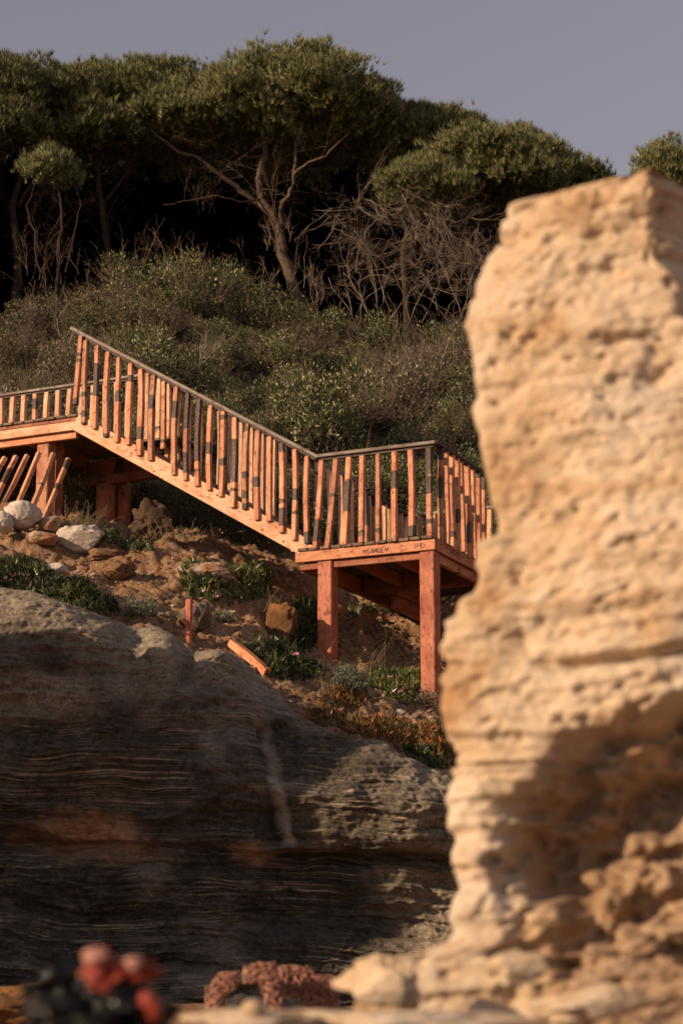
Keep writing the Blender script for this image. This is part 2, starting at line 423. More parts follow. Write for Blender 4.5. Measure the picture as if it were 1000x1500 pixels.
def gz(x, y): return float(hgrid(x, y)[0])
def hit(px, py):
    d = ray(px, py); x = d.x / d.y * _gy; z = d.z / d.y * _gy; h = hgrid(x, _gy)
    k = np.argmax(h > z)
    return Vector((x[k], _gy[k], h[k]))
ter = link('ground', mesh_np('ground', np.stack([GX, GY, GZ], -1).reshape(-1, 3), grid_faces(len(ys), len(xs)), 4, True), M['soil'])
tag(ter, kind='structure')

# ------------------------------------------------------------------ layered rock ledge below the path
def ledge_mat():
    m, nt_, b = new_mat('layered_ledge'); B = NB(nt_); v = B.coord()
    warp = B.noise(v, .5, 3, .5)
    sx = B.n('ShaderNodeSeparateXYZ'); B.l(v, sx.inputs[0])
    zz = B.math('ADD', sx.outputs[2], B.math('ADD', B.math('MULTIPLY', warp, .5), B.math('MULTIPLY', sx.outputs[0], .03)))
    cb = B.n('ShaderNodeCombineXYZ'); B.l(B.math('MULTIPLY', sx.outputs[0], .35), cb.inputs[0]); B.l(B.math('MULTIPLY', sx.outputs[1], .3), cb.inputs[1]); B.l(B.math('MULTIPLY', zz, 9.0), cb.inputs[2])
    st = B.noise(cb.outputs[0], 2.1, 5, .65)
    cb2 = B.n('ShaderNodeCombineXYZ'); B.l(B.math('MULTIPLY', sx.outputs[0], .12), cb2.inputs[0]); B.l(B.math('MULTIPLY', zz, 16.0), cb2.inputs[2])
    ln = B.noise(cb2.outputs[0], 1.3, 2, .5)
    n1 = B.noise(v, 1.0, 5, .6, .5); n2 = B.noise(v, 14, 6, .75); n3 = B.noise(v, 60, 3, .7)
    bare = B.ramp(B.math('ADD', B.math('MULTIPLY', n3, .40), B.math('MULTIPLY', n2, .60)), [(.38, (.10, .075, .052)), (.50, (.27, .215, .155)), (.62, (.50, .40, .29))])
    lichen_shade = B.ramp(B.math('ADD', B.math('MULTIPLY', n2, .6), B.math('MULTIPLY', n3, .4)), [(.40, (.014, .0115, .009)), (.62, (.105, .085, .065))])
    # black lichen and painted shade over the middle, thinned at sunlit crests and right lobe
    rgt = B.ramp(B.math('ADD', B.math('MULTIPLY', sx.outputs[0], .5), B.math('MULTIPLY', n1, .35)), [(.33, 0), (.5, .75)])
    top = B.ramp(B.math('SUBTRACT', B.math('MULTIPLY', sx.outputs[2], .3), B.math('MULTIPLY', B.math('ADD', sx.outputs[0], 3.2), -.09)), [(.92, 0), (1.05, .8)])
    nn = B.math('ADD', B.math('MULTIPLY', n1, .55), B.math('MULTIPLY', n2, .45))
    lm = B.ramp(nn, [(.40, .1), (.50, .95)])
    lm = B.math('MULTIPLY', lm, B.math('SUBTRACT', 1.0, rgt)); lm = B.math('MULTIPLY', lm, B.math('SUBTRACT', 1.0, top))
    c = B.mix(lm, bare, lichen_shade)
    lines = B.math('MULTIPLY', B.ramp(ln, [(.38, 0), (.40, .8), (.42, 0), (.53, 0), (.55, 1), (.565, 0), (.64, 0), (.66, 1), (.69, 0)]), B.ramp(B.math('ADD', B.math('MULTIPLY', B.noise(v, 1.6, 4, .7), .7), B.math('MULTIPLY', n2, .3)), [(.45, 0), (.58, .85)]))
    c = B.mix(lines, c, (.58, .44, .31))
    # rusty hollow, low on the left
    def blob(x0, z0, wx, wz):
        a = B.math('DIVIDE', B.math('SUBTRACT', sx.outputs[0], x0), wx); bb = B.math('DIVIDE', B.math('SUBTRACT', sx.outputs[2], z0), wz)
        r2 = B.math('ADD', B.math('MULTIPLY', a, a), B.math('MULTIPLY', bb, bb))
        return B.ramp(B.math('ADD', r2, B.math('MULTIPLY', B.math('SUBTRACT', B.math('ADD', B.math('MULTIPLY', n1, .6), B.math('MULTIPLY', n2, .4)), .5), 6.5)), [(.0, .9), (1.5, 0)])
    p1 = P(95, 1225, 17.2); p2 = P(370, 1252, 17.2); p3 = P(60, 1035, 17.4)
    c = B.mix(blob(p1.x, p1.z, .70, .26), c, B.ramp(n2, [(.35, (.30, .11, .035)), (.6, (.62, .38, .23))]))
    c = B.mix(blob(p2.x, p2.z, .26, .13), c, (.48, .28, .17))
    c = B.mix(blob(p3.x, p3.z, .8, .26), c, bare)
    # pale mineral streak running down the groove
    p4 = P(405, 1150, 17.2)
    dx = B.math('SUBTRACT', sx.outputs[0], B.math('ADD', p4.x, B.math('MULTIPLY', B.math('SUBTRACT', sx.outputs[2], p4.z), -.22)))
    dx = B.math('ADD', dx, B.math('MULTIPLY', B.math('SUBTRACT', B.noise(v, 3.5, 4), .5), .22))
    sk = B.ramp(B.math('ABSOLUTE', dx), [(.02, .95), (.085, .0)])
    zr = B.ramp(B.math('MULTIPLY', sx.outputs[2], .25), [(P(400, 1245, 17).z * .25, 0), (P(400, 1230, 17).z * .25, 1), (P(400, 1060, 17).z * .25, 1), (P(400, 1030, 17.2).z * .25, 0)])
    c = B.mix(B.math('MULTIPLY', sk, zr), c, (.44, .36, .28))
    B.l(c, b.inputs['Base Color']); b.inputs['Roughness'].default_value = .9
    q = B.bump(st, .9, .05, b); q = B.bump(n2, .9, .03, b, q); B.bump(n3, .7, .012, b, q)
    return m
top_px = [(-300, 850), (-60, 858), (0, 868), (60, 880), (110, 900), (165, 914), (225, 922), (262, 940), (290, 966), (335, 964), (375, 985), (405, 1010), (440, 1055), (500, 1078), (560, 1094), (610, 1116), (655, 1140), (720, 1170), (900, 1200)]
DF = 17.2
_rb = lambda a: float(np.interp(a, [380, 500], [.95, .20]))
tx_ = np.array([P(a, b, DF + _rb(a) - .05).x for a, b in top_px]); tz_ = np.array([P(a, b, DF + _rb(a) - .05).z for a, b in top_px])
xs = np.arange(-4.2, 2.4, .016); NC = len(xs)
T = np.interp(xs, tx_, tz_); ks = np.ones(9) / 9; T = np.convolve(np.pad(T, 4, mode='edge'), ks, 'valid')
NF = 420; NT = 46
t = np.linspace(0, 1, NF)
ZB = -.35
Xg = np.broadcast_to(xs, (NF, NC)); Zg = T[None, :] + (ZB - T[None, :]) * t[:, None]
def pxX(px, py=1100): return P(px, py, DF).x
def pxZ(py): return P(300, py, DF).z
Rz = 1.25; q = np.clip((Zg - (T[None, :] - Rz)) / Rz, 0, 1)
D = DF + np.interp(xs, [P(380, 1100, 17.5).x, P(500, 1100, 17.5).x], [.95, .20])[None, :] * (1 - np.sqrt(np.maximum(1 - q ** 2.2, 0)))
# lobes and grooves
D = D - .42 * gauss(Xg, pxX(60), .62) * sstep(pxZ(1200), pxZ(1000), Zg) - .35 * gauss(Xg, pxX(330), .5) * sstep(pxZ(1260), pxZ(1080), Zg)
D = D - .22 * gauss(Xg, pxX(560), .75) * gauss(Zg, pxZ(1190), .5) - .2 * gauss(Xg, pxX(230), .32) * gauss(Zg, pxZ(990), .5)
gx = pxX(195) + .25 * (pxZ(950) - Zg); D = D + .28 * gauss(Xg, gx, .17) * sstep(pxZ(1180), pxZ(1040), Zg)
gx = pxX(388) + .19 * (pxZ(1100) - Zg); D = D + .20 * gauss(Xg, gx, .09) * sstep(pxZ(1250), pxZ(1230), Zg) * (1 - sstep(pxZ(1080), pxZ(1030), Zg))
gx = pxX(268); D = D + .16 * gauss(Xg, gx, .08) * sstep(pxZ(1030), pxZ(980), Zg)
# undercut slot and the receding beds below
sl = pxZ(1248) + .03 * np.sin(Xg * 2.3) - .045 * (Xg - pxX(500))
kx = sstep(pxX(340), pxX(440), Xg)
low = 1 - sstep(sl - .02, sl + .015, Zg)
D = D + kx * (.34 * low * gauss(Zg, sl - .02, .10) + .15 * low)
D = D + .34 * gauss(Xg, pxX(95), .62) * gauss(Zg, pxZ(1232), .15) + (1 - kx) * .10 * low
D = D - .45 * sstep(pxZ(1330), pxZ(1480), Zg)
# strata and weathering
wz = Zg + .05 * Xg + .10 * fbm(Xg * .6, 0, Zg * .6, 3, 21)
lam = fbm(Xg * .25, 0, wz * 13, 3, 31); fin = vnoise(Xg * .7, 0, wz * 30, 33)
below = .45 + .55 * (1 - sstep(pxZ(1270), pxZ(1120), Zg))
D = D - .055 * below * lam - .016 * fin * below - .030 * np.clip(1 - np.abs(vnoise(Xg * .4, 1, wz * 8.5, 35)) * 9, 0, 1) * below
D = D - .20 * fbm(Xg * 1.2, 0, Zg * 1.3, 3, 41) - .06 * fbm(Xg * 3.5, 0, Zg * 5.5, 3, 43) - .016 * fbm(Xg * 16, 0, Zg * 16, 3, 45)
tw = wz * 6.5 + .5 * fbm(Xg * .8, 3, Zg * 1.5, 3, 51); tf = tw - np.floor(tw); th = _hash(np.floor(tw).astype(np.int64), np.floor(Xg * .9 + 2 * vnoise(Xg * 1.5, 0, Zg * 2, 53)).astype(np.int64), 0, 3)
D = D - below * (.085 * th + .02) * (1 - sstep(.0, .10, 1 - tf) * 0) * tf ** 1.6 * sstep(1.0, .90, tf)
tw2 = wz * 19 + .4 * fbm(Xg * 1.5, 3, Zg * 3, 3, 57); tf2 = tw2 - np.floor(tw2); D = D - below * .024 * tf2 ** 2 * (.3 + np.clip(fbm(Xg * 1.2, 0, Zg * 2, 3, 58) + .4, 0, 1))
D = D - .012 * fbm(Xg * 34, 0, Zg * 34, 2, 59)
jz = .02 * fbm(Xg * 5, 7, Zg * 5, 3, 47) * np.minimum(1, t[:, None] * 12)
face = np.stack([Xg, D, Zg + jz], -1)
# top surface, running back and dipping under the soil
s = np.linspace(1, 0, NT, endpoint=False)[:, None]
bx = np.broadcast_to(xs, (NT, NC)); by = D[0][None, :] + s * 1.7
bz = T[None, :] + .22 * np.sin(np.minimum(s, .8) * 2.2) * 0 + .03 * fbm(bx * 3, by * 3, 0, 3, 49) - .55 * s ** 2.0 + .10 * s
top = np.stack([bx, by, bz * np.ones_like(bx)], -1)
VV = np.concatenate([top, face], 0)
lg = link('rock_ledge', mesh_np('rock_ledge', VV.reshape(-1, 3), grid_faces(NT + NF, NC)[:, ::-1], 4, True), ledge_mat())
tag(lg, 'long dark layered rock ledge with rounded crests below the sandy slope', 'rock')

# rock builder, also for the unseen stack added to shade this ledge
def closed_rock(name, zs, loops, mat, disp, smooth=True):
    """zs rows, loops(z)-> (n,2) closed outline; disp(x,y,z,nx,ny)-> outward displacement"""
    rows = []
    for z in zs:
        L = loops(z); n = np.roll(L, -1, 0) - np.roll(L, 1, 0); n = np.stack([n[:, 1], -n[:, 0]], 1); n /= np.linalg.norm(n, axis=1, keepdims=True) + 1e-9
        rows.append(np.concatenate([L, np.full((len(L), 1), z), n], 1))
    A = np.stack(rows)
    d = disp(A[..., 0], A[..., 1], A[..., 2], A[..., 3], A[..., 4])
    X_ = A[..., 0] + A[..., 3] * d; Y_ = A[..., 1] + A[..., 4] * d
    v = np.stack([X_, Y_, A[..., 2]], -1); nr, nc = v.shape[:2]
    # cap
    c = v[-1].mean(0); caps = []
    for k in (.75, .45, .15, 0.0):
        r = c + (v[-1] - c) * k; r[:, 2] = v[-1][:, 2] * k + (v[-1][:, 2].mean()) * (1 - k) + .02 * (1 - k) + .03 * fbm(r[:, 0] * 5, r[:, 1] * 5, 0, 3, 55) * (k > 0)
        caps.append(r[None])
    v = np.concatenate([v] + caps, 0)
    return link(name, mesh_np(name, v.reshape(-1, 3), grid_faces(v.shape[0], nc, True), 4, smooth), mat)
def poly_loop(pts, n, round_=9):
    pts = np.array(pts, float); q2 = np.vstack([pts, pts[:1]]); seg = np.linalg.norm(np.diff(q2, axis=0), axis=1); cum = np.concatenate([[0], np.cumsum(seg)])
    s_ = np.linspace(0, cum[-1], n, endpoint=False)
    L = np.stack([np.interp(s_, cum, q2[:, 0]), np.interp(s_, cum, q2[:, 1])], 1)
    k = round_; pad = np.vstack([L[-k:], L, L[:k]]); ker = np.hanning(2 * k + 3)[1:-1]; ker /= ker.sum()
    return np.stack([np.convolve(pad[:, 0], ker, 'valid'), np.convolve(pad[:, 1], ker, 'valid')], 1)

# ------------------------------------------------------------------ pale sea stack in the foreground
def stack_mat():
    m, nt_, b = new_mat('sandstone_stack'); B = NB(nt_); v = B.coord()
    n1 = B.noise(v, 2.6, 6, .6, .4); n2 = B.noise(v, 16, 6, .7); n3 = B.noise(v, 70, 3, .6)
    sx = B.n('ShaderNodeSeparateXYZ'); B.l(v, sx.inputs[0])
    cb = B.n('ShaderNodeCombineXYZ'); B.l(B.math('MULTIPLY', sx.outputs[0], .5), cb.inputs[0]); B.l(B.math('MULTIPLY', sx.outputs[1], .5), cb.inputs[1])
    B.l(B.math('ADD', B.math('MULTIPLY', sx.outputs[2], 9.0), B.math('MULTIPLY', n1, 1.4)), cb.inputs[2])
    st = B.noise(cb.outputs[0], 1.6, 4, .6)
    c = B.ramp(n1, [(.30, (.34, .18, .08)), (.45, (.52, .375, .235)), (.62, (.62, .50, .37))])
    c = B.mix(B.ramp(st, [(.54, 0), (.68, .7)]), c, (.42, .25, .125))
    c = B.mix(B.ramp(n2, [(.52, 0), (.68, .5)]), c, (.38, .21, .10))
    c = B.mix(B.ramp(B.noise(v, 1.3, 3, .5), [(.55, 0), (.70, .55)]), c, (.44, .38, .32))
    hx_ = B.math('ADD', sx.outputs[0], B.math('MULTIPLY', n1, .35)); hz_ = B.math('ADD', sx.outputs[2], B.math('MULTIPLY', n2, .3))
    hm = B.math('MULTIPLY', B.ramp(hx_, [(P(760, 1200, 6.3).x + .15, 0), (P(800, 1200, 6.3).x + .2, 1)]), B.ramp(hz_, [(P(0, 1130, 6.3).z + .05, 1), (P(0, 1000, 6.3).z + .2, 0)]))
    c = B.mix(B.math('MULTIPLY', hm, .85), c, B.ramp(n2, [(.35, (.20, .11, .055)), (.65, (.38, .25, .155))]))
    B.l(c, b.inputs['Base Color']); b.inputs['Roughness'].default_value = .9
    q = B.bump(st, .5, .02, b); q = B.bump(n2, .7, .02, b, q); B.bump(n3, .5, .006, b, q)
    return m
DS = 6.3
def _ds(a): return DS - .22 * min(1, max(0, (a - 690) / 240))
left_px = [(948, 246), (930, 246), (905, 249), (868, 256), (838, 264), (805, 283), (775, 297), (745, 308), (726, 322), (722, 340), (712, 362), (700, 376), (686, 402), (678, 440), (672, 472), (682, 490), (688, 540), (696, 600), (704, 690),
           (710, 735), (722, 758), (722, 778), (700, 792), (704, 815), (704, 840), (690, 866), (662, 884), (652, 900), (642, 908), (641, 935), (636, 945), (645, 960), (638, 992), (646, 1050), (668, 1100), (664, 1140), (657, 1180), (656, 1235), (668, 1285), (667, 1330), (648, 1378),
           (615, 1394), (560, 1402), (535, 1428), (505, 1456), (490, 1500), (470, 1560), (450, 1700)]
left_px = [(a, b - 30 * math.exp(-((a - 825) / 85) ** 2) * (b < 320)) for a, b in left_px]
lz = np.array([P(a, b, _ds(a)).z for a, b in left_px]); lx = np.array([P(a, b, _ds(a)).x for a, b in left_px]); oo = np.argsort(lz); lz = lz[oo]; lx = lx[oo]
right_px = [(952, 248), (956, 300), (960, 370), (985, 400), (1000, 460), (1030, 520), (1060, 700), (1110, 1000), (1160, 1300), (1180, 1700)]
rz = np.array([P(a, b, DS - .24).z for a, b in right_px]); rx = np.array([P(a, b, DS - .24).x for a, b in right_px]); oo = np.argsort(rz); rz = rz[oo]; rx = rx[oo]
zt = P(915, 243, DS - .22).z
def stack_loop(z):
    xl = float(np.interp(z, lz, lx)); xr = float(np.interp(z, rz, rx)); xr = max(xr, xl + .05)
    w_ = xr - xl
    pts = [(xl, DS), (xl + w_ * .5, DS - .15), (xr, DS - .24), (xr + .55, DS + .42), (xr + .45, DS + 1.1), (xl + .5 * w_, DS + 1.0), (xl + min(.12, w_ * .3), DS + .45)]
    return poly_loop(pts, 460, 7)
def stack_disp(x, y, z, nx, ny):
    edge = np.clip((x - np.interp(z, lz, lx)) / .12, 0, 1)            # keep the traced left edge
    front = sstep(.2, .8, -ny)
    d = .035 * fbm(x * 2.0, y * 2.0, z * 1.6, 2, 61) + .014 * fbm(x * 7, y * 7, z * 9, 4, 63)
    wz_ = z + .05 * fbm(x * 1.5, y * 1.5, z * 1.5, 2, 65)
    beds = vnoise(x * 1.2, y * 1.2, wz_ * 11, 67); bs = .25 + .75 * (1 - sstep(P(0, 1000, DS).z, P(0, 700, DS).z, z)) + .6 * sstep(P(0, 480, DS).z, P(0, 330, DS).z, z)
    d = d + .020 * beds * bs + .010 * vnoise(x * 2, y * 2, wz_ * 26, 69) * bs
    crack = np.clip(1 - np.abs(vnoise(x * .9, y * .9, wz_ * 6.5, 71)) * 10, 0, 1) * np.clip(vnoise(x * 3.5, y * 3, z * 4, 72) + .25, 0, 1)
    d = d - .055 * crack * bs * 1.2
    # broken bed edges: steps that jut and fall back
    sh = wz_ * 9 + 1.2 * vnoise(x * 1.7, y * 1.7, z * 2, 85); fr_ = sh - np.floor(sh); hb = _hash(np.floor(sh).astype(np.int64), (np.floor(x * 4 + .6 * vnoise(x * 5, 0, z * 5, 86))).astype(np.int64), 0 * np.floor(sh).astype(np.int64), 5)
    d = d + .016 * (hb - .5) * bs * sstep(0, .12, fr_) * sstep(1, .9, fr_) + .006 * fbm(x * 30, y * 30, z * 34, 3, 87)
    # pits
    ul = gauss(x, P(730, 420, DS).x, .12) * gauss(z, P(730, 420, DS).z, .28)
    pit = np.clip(fbm(x * 7, y * 7, z * 11, 3, 73) - .42 + .22 * ul, 0, 1); d = d - .10 * pit * (.25 + ul + .25 * sstep(P(850, 480, DS).x, P(960, 480, DS).x, x))
    pit2 = np.clip(fbm(x * 16, y * 16, z * 22, 3, 75) - .30, 0, 1); d = d - .035 * pit2
    pX = lambda p_, y_=1200: P(p_, y_, DS).x
    pZ = lambda y_: P(800, y_, DS).z
    # the hollow under the overhang
    hx = pX(735) + .25 * fbm(z * 3, 0, 0, 2, 77) * .3
    e = .17 * fbm(x * 3.4, 0, z * 4.2, 5, 79)
    zz = z + e; xx = x + e * 1.2
    zt_ = np.interp(xx, [pX(735), pX(860), pX(1000), pX(1100)], [pZ(1150), pZ(1050), pZ(1010), pZ(990)])
    m1 = sstep(pX(715), pX(800), xx) * (1 - sstep(zt_ - .14, zt_ + .03, zz)) * sstep(pZ(1440), pZ(1385), zz)
    lump = np.clip(.5 + .75 * fbm(x * 4.4, 1, z * 5.5, 4, 81), 0, 1.2)
    d = d - sstep(.45, .9, -ny) * m1 * (.07 + .30 * lump + .06 * sstep(pX(760), pX(900), xx)) * (1 - .9 * sstep(pX(985), pX(1060), x))
    d = d + front * m1 * .05 * fbm(x * 9, y * 9, z * 9, 3, 83)
    m2 = sstep(pX(790), pX(900), xx) * gauss(zz, pZ(1265), .045); d = d - front * .10 * m2
    m3 = sstep(pX(735), pX(765), xx) * gauss(zz, pZ(1195), .05) * (1 - sstep(pX(800), pX(900), xx)); d = d + front * .03 * m3
    # dark gully at the upper right
    g1 = gauss(x, pX(955, 560), .06) * gauss(z, pZ(545), .10); d = d - front * .03 * g1
    thin = vnoise(x * .8, y * .8, z * 34 + 2 * vnoise(x * 2, y * 2, z * 2, 88), 89); slab = np.clip(vnoise(x * 1.5, 2, z * 8, 90), 0, 1)
    return d * (.45 + .55 * edge) + .012 * thin * bs + .05 * slab * (1 - edge) - .012 * (1 - edge)
zs_ = np.concatenate([np.linspace(-.55, zt - .12, 470), zt - .12 + .12 * np.sin(np.linspace(.05, math.pi / 2, 34))])
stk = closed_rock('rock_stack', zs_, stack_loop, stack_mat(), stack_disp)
tag(stk, 'tall pale sandstone rock stack with pitted face, out of focus in the foreground', 'rock')

# unseen stack added at left, placed and sheared to shade the dark ledge
def side_loop(z):
    k = 1 - .05 * max(z, 0)
    c = np.array(SIDE_C); ang = np.linspace(0, 2 * math.pi, 90, endpoint=False)
    return np.stack([c[0] + 1.35 * k * np.cos(ang), c[1] - 0 + 1.0 * k * np.sin(ang)], 1)
SIDE_C = (-6.1, 14.86)
so_ = closed_rock('rock_stack', np.linspace(-.6, 4.35, 70), side_loop, stk.data.materials[0], lambda x, y, z, nx, ny: .18 * fbm(x * .8, y * .8, z * .8, 2, 91) + .04 * fbm(x * 3, y * 3, z * 5, 3, 92))
_co = np.empty(len(so_.data.vertices) * 3, np.float32); so_.data.vertices.foreach_get('co', _co); _co = _co.reshape(-1, 3)
_l = _co[:, 0] * .48 - _co[:, 1] * .877; _co[:, 2] += .42 * (_l + 15.75) * np.clip(_co[:, 2] - 2, 0, 1); so_.data.vertices.foreach_set('co', _co.ravel()); so_.data.update()
tag(so_, 'unseen sandstone stack added beyond the left edge to shade the ledge', 'rock')
# ------------------------------------------------------------------ wooden staircase (one structure: two landings, a flight, rails)
st = empty('wooden_staircase', S(0, 0, gz(*S(0, 0)[:2])))
tag(st, 'orange painted wooden staircase with baluster rails climbing the slope between two landings', 'staircase')
bpy.context.view_layer.update()
def part(name, p0, p1, wid, hei, mat, **k):
    o = beam(name, p0, p1, wid, hei, M[mat], None, **k)
    mw = o.matrix_world.copy(); o.parent = st; o.matrix_parent_inverse = Matrix.Identity(4)
    o.matrix_basis = Matrix.Translation(-st.location) @ mw
    return o
LW = 1.60            # width of flight and landings
LA = 1.62            # landing length along the front
UPZ = Vector((0, 0, 1))
bal_me = [box_mesh('baluster', .058, .058, 1.0, .005, .04, 9, random.uniform(-.012, .012)) for _ in range(9)]
def baluster(a, b, z0, z1, mat, lean=0.0, leanb=0.0, wd=1.0):
    p0 = S(a, b, z0); p1 = S(a + lean, b + leanb, z1)
    o = part('baluster', p0, p1, .058, .058, mat, me=random.choice(bal_me))
    L = (p1 - p0).length
    # stand square to the rail
    z = (p1 - p0).normalized(); x = (U - z * U.dot(z)).normalized(); y = z.cross(x)
    s_ = random.uniform(.9, 1.12) * wd
    m = Matrix((x * s_, y * s_, z * L)).transposed().to_4x4(); m.translation = p0 - st.location
    o.matrix_basis = m
    if not o.data.materials: o.data.materials.append(M[mat])
    return o
def bal_variant(mat):
    return [me.copy() for me in bal_me]
_bm = {}
def bal(a, b, z0, z1, mat, lean=0.0, leanb=0.0, wd=1.0):
    if mat not in _bm:
        _bm[mat] = []
        for me in bal_me:
            c = me.copy(); c.materials.clear(); c.materials.append(M[mat]); _bm[mat].append(c)
    p0 = S(a, b, z0); p1 = S(a + lean, b + leanb, z1); z = (p1 - p0); L = z.length; z.normalize()
    x = (U - z * U.dot(z)).normalized(); y = z.cross(x); s_ = random.uniform(.88, 1.1) * wd
    o = bpy.data.objects.new('baluster', random.choice(_bm[mat])); COL.objects.link(o); o.parent = st
    m = Matrix((x * s_, y * s_, z * L)).transposed().to_4x4(); m.translation = p0 - st.location; o.matrix_basis = m
    return o
RH = 1.03
def gS(a, b): p = S(a, b); return gz(p.x, p.y)
# --- lower landing
npl = 12
for i in range(npl):                                       # planks run back from the front edge; their ends show
    a = LA - (i + .5) * LA / npl
    part('deck_plank', S(a, -.045 - random.uniform(0, .02), Z0 - .018 + random.uniform(-.004, .004)), S(a, 3.05, Z0 - .018), LA / npl - .014, .036, 'plank', jit=.01)
for i in range(12):
    a = -(i + .5) * .135
    part('deck_plank', S(a, 1.52, Z0 - .018), S(a, 3.05, Z0 - .018 + random.uniform(-.003, .003)), .121, .036, 'plank')
part('fascia', S(-.02, -.012, Z0 - .098), S(LA + .03, -.012, Z0 - .098), .04, .118, 'fascia', jit=.004, segs=6)
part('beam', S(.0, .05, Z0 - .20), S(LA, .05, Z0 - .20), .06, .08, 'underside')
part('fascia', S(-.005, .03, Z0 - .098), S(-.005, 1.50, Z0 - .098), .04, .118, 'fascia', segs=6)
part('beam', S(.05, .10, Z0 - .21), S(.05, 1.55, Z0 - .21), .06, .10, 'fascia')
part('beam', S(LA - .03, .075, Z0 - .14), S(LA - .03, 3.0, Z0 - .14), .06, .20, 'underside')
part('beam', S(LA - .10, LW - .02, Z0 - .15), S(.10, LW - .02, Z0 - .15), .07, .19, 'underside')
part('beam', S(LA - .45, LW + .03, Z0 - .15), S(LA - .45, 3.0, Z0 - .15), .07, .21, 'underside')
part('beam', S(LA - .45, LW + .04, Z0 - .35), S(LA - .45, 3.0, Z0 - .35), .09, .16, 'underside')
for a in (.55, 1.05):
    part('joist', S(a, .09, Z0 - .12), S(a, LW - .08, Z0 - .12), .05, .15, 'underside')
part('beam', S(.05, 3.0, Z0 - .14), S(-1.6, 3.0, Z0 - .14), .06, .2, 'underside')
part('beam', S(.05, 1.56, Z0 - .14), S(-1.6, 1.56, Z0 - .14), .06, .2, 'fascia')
def post(a, b, top, mat='post', w_=.175, dz=.25):
    g = gS(a, b) - dz
    return part('post', S(a, b, g), S(a, b, top), w_, w_, mat, up=V, segs=14, jit=.012, ch=.012)
post(1.30, .075, Z0 - .160); post(.085, .075, Z0 - .160)
post(.07, 2.55, Z0 - .04, 'post', .13)
post(-1.4, 1.7, Z0 - .04); post(-1.4, 2.9, Z0 - .04)
# front rail
part('handrail', S(-.05, -.03, Z0 + RH), S(AS - .03, -.03, Z0 + RH), .095, .038, 'handrail', segs=4)
part('rail_bearer', S(-.02, -.02, Z0 + RH - .038), S(AS - .05, -.02, Z0 + RH - .038), .05, .03, 'dark_rail')
for i, a in enumerate([.03, .245, .445, .635, .83, 1.02, 1.20, 1.365]):
    ln = [0, 0, 0, .0, -.02, -.05, -.11, -.07][i]
    bal(a - ln * .5, -.04, Z0 - .02 + random.uniform(-.02, .03), Z0 + RH - .055, 'baluster_near', lean=ln + random.uniform(-.012, .012))
# right rail
part('handrail', S(-.03, -.06, Z0 + RH + .002), S(-.03, 1.50, Z0 + RH + .002), .09, .038, 'dark_rail')
for i in range(9):
    bal(-.035 + random.uniform(-.01, .01), .12 + i * .165, Z0 - .06 + random.uniform(-.03, .03), Z0 + RH - .02, 'baluster_near', lean=random.uniform(-.02, .02), leanb=random.uniform(-.02, .02))
# rail of the walk going back, and its far rail
part('handrail', S(LA - .06, LW - .02, Z0 + RH), S(LA - .06, 3.08, Z0 + RH), .09, .038, 'dark_rail')
for i in range(9):
    bal(LA - .06, LW + .03 + i * .165, Z0 - .02, Z0 + RH - .02, 'baluster_far')
part('handrail', S(LA - .1, 3.05, Z0 + RH), S(-1.65, 3.05, Z0 + RH), .09, .038, 'handrail')
for i in range(17):
    bal(LA - .22 - i * .185, 3.05, Z0 - .02, Z0 + RH - .02, 'baluster_far')
part('handrail', S(LA + .02, LW - .055, Z0 + RH + .003), S(LA - .22, LW - .055, Z0 + RH + .003), .08, .034, 'handrail')
bal(LA - .12, LW - .05, Z0 - .02, Z0 + RH - .02, 'baluster_near', wd=1.2)
# --- the flight
AE = A1 + .02
slope = (Z1 - Z0) / (A1 - AS)
def stringer(b, w_, mat):
    return part('stringer', S(AS - .02 + .17, b, stair_z(AS + .17) - .085), S(AE, b, stair_z(AE) - .085), w_, .20, mat, segs=16, jit=.004, ch=.006)
n_rise = 11
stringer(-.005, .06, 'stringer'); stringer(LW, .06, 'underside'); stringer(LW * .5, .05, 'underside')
# pointed foot of the front stringer where it lands on the deck edge
fm = bpy.data.meshes.new('stringer_foot')
zf = lambda a: stair_z(a)
pts = [(AS + .02, Z0 + .004), (AS + .30, zf(AS + .30) + .018), (AS + .30, zf(AS + .30) - .205), (AS + .27, Z0 - .03 + .004)]
vv = []
for b in (-.034, .024):
    for a, z in pts: vv.append(tuple(S(a, b, z) - st.location))
fm.from_pydata(vv, [], [(0, 1, 2, 3), (7, 6, 5, 4), (0, 4, 5, 1), (1, 5, 6, 2), (2, 6, 7, 3), (3, 7, 4, 0)]); fm.update()
link('stringer_foot', fm, M['stringer'], st)
for i in range(1, n_rise):
    a = AS + (A1 - AS) * i / n_rise; z = Z0 + (Z1 - Z0) * i / n_rise
    part('tread', S(a + .12, -.01, z - .0 + .012), S(a + .12, LW + .01, z + .012), .27, .036, 'tread', jit=.01)
# small dark rust blotches and nail heads on the stringer
for i in range(13):
    a = AS + .35 + i * .29 + random.uniform(-.05, .05); z = stair_z(a) - random.choice((.03, .14, .03, .16))
    nh = box_mesh('nail_head', .022, .022, .008, .003); o = link('nail_head', nh, M['underside'], st)
    m = Matrix((U, Vector((0, 0, 1)), -V)).transposed().to_4x4(); m.translation = S(a, -.036, z) - st.location; o.matrix_basis = m
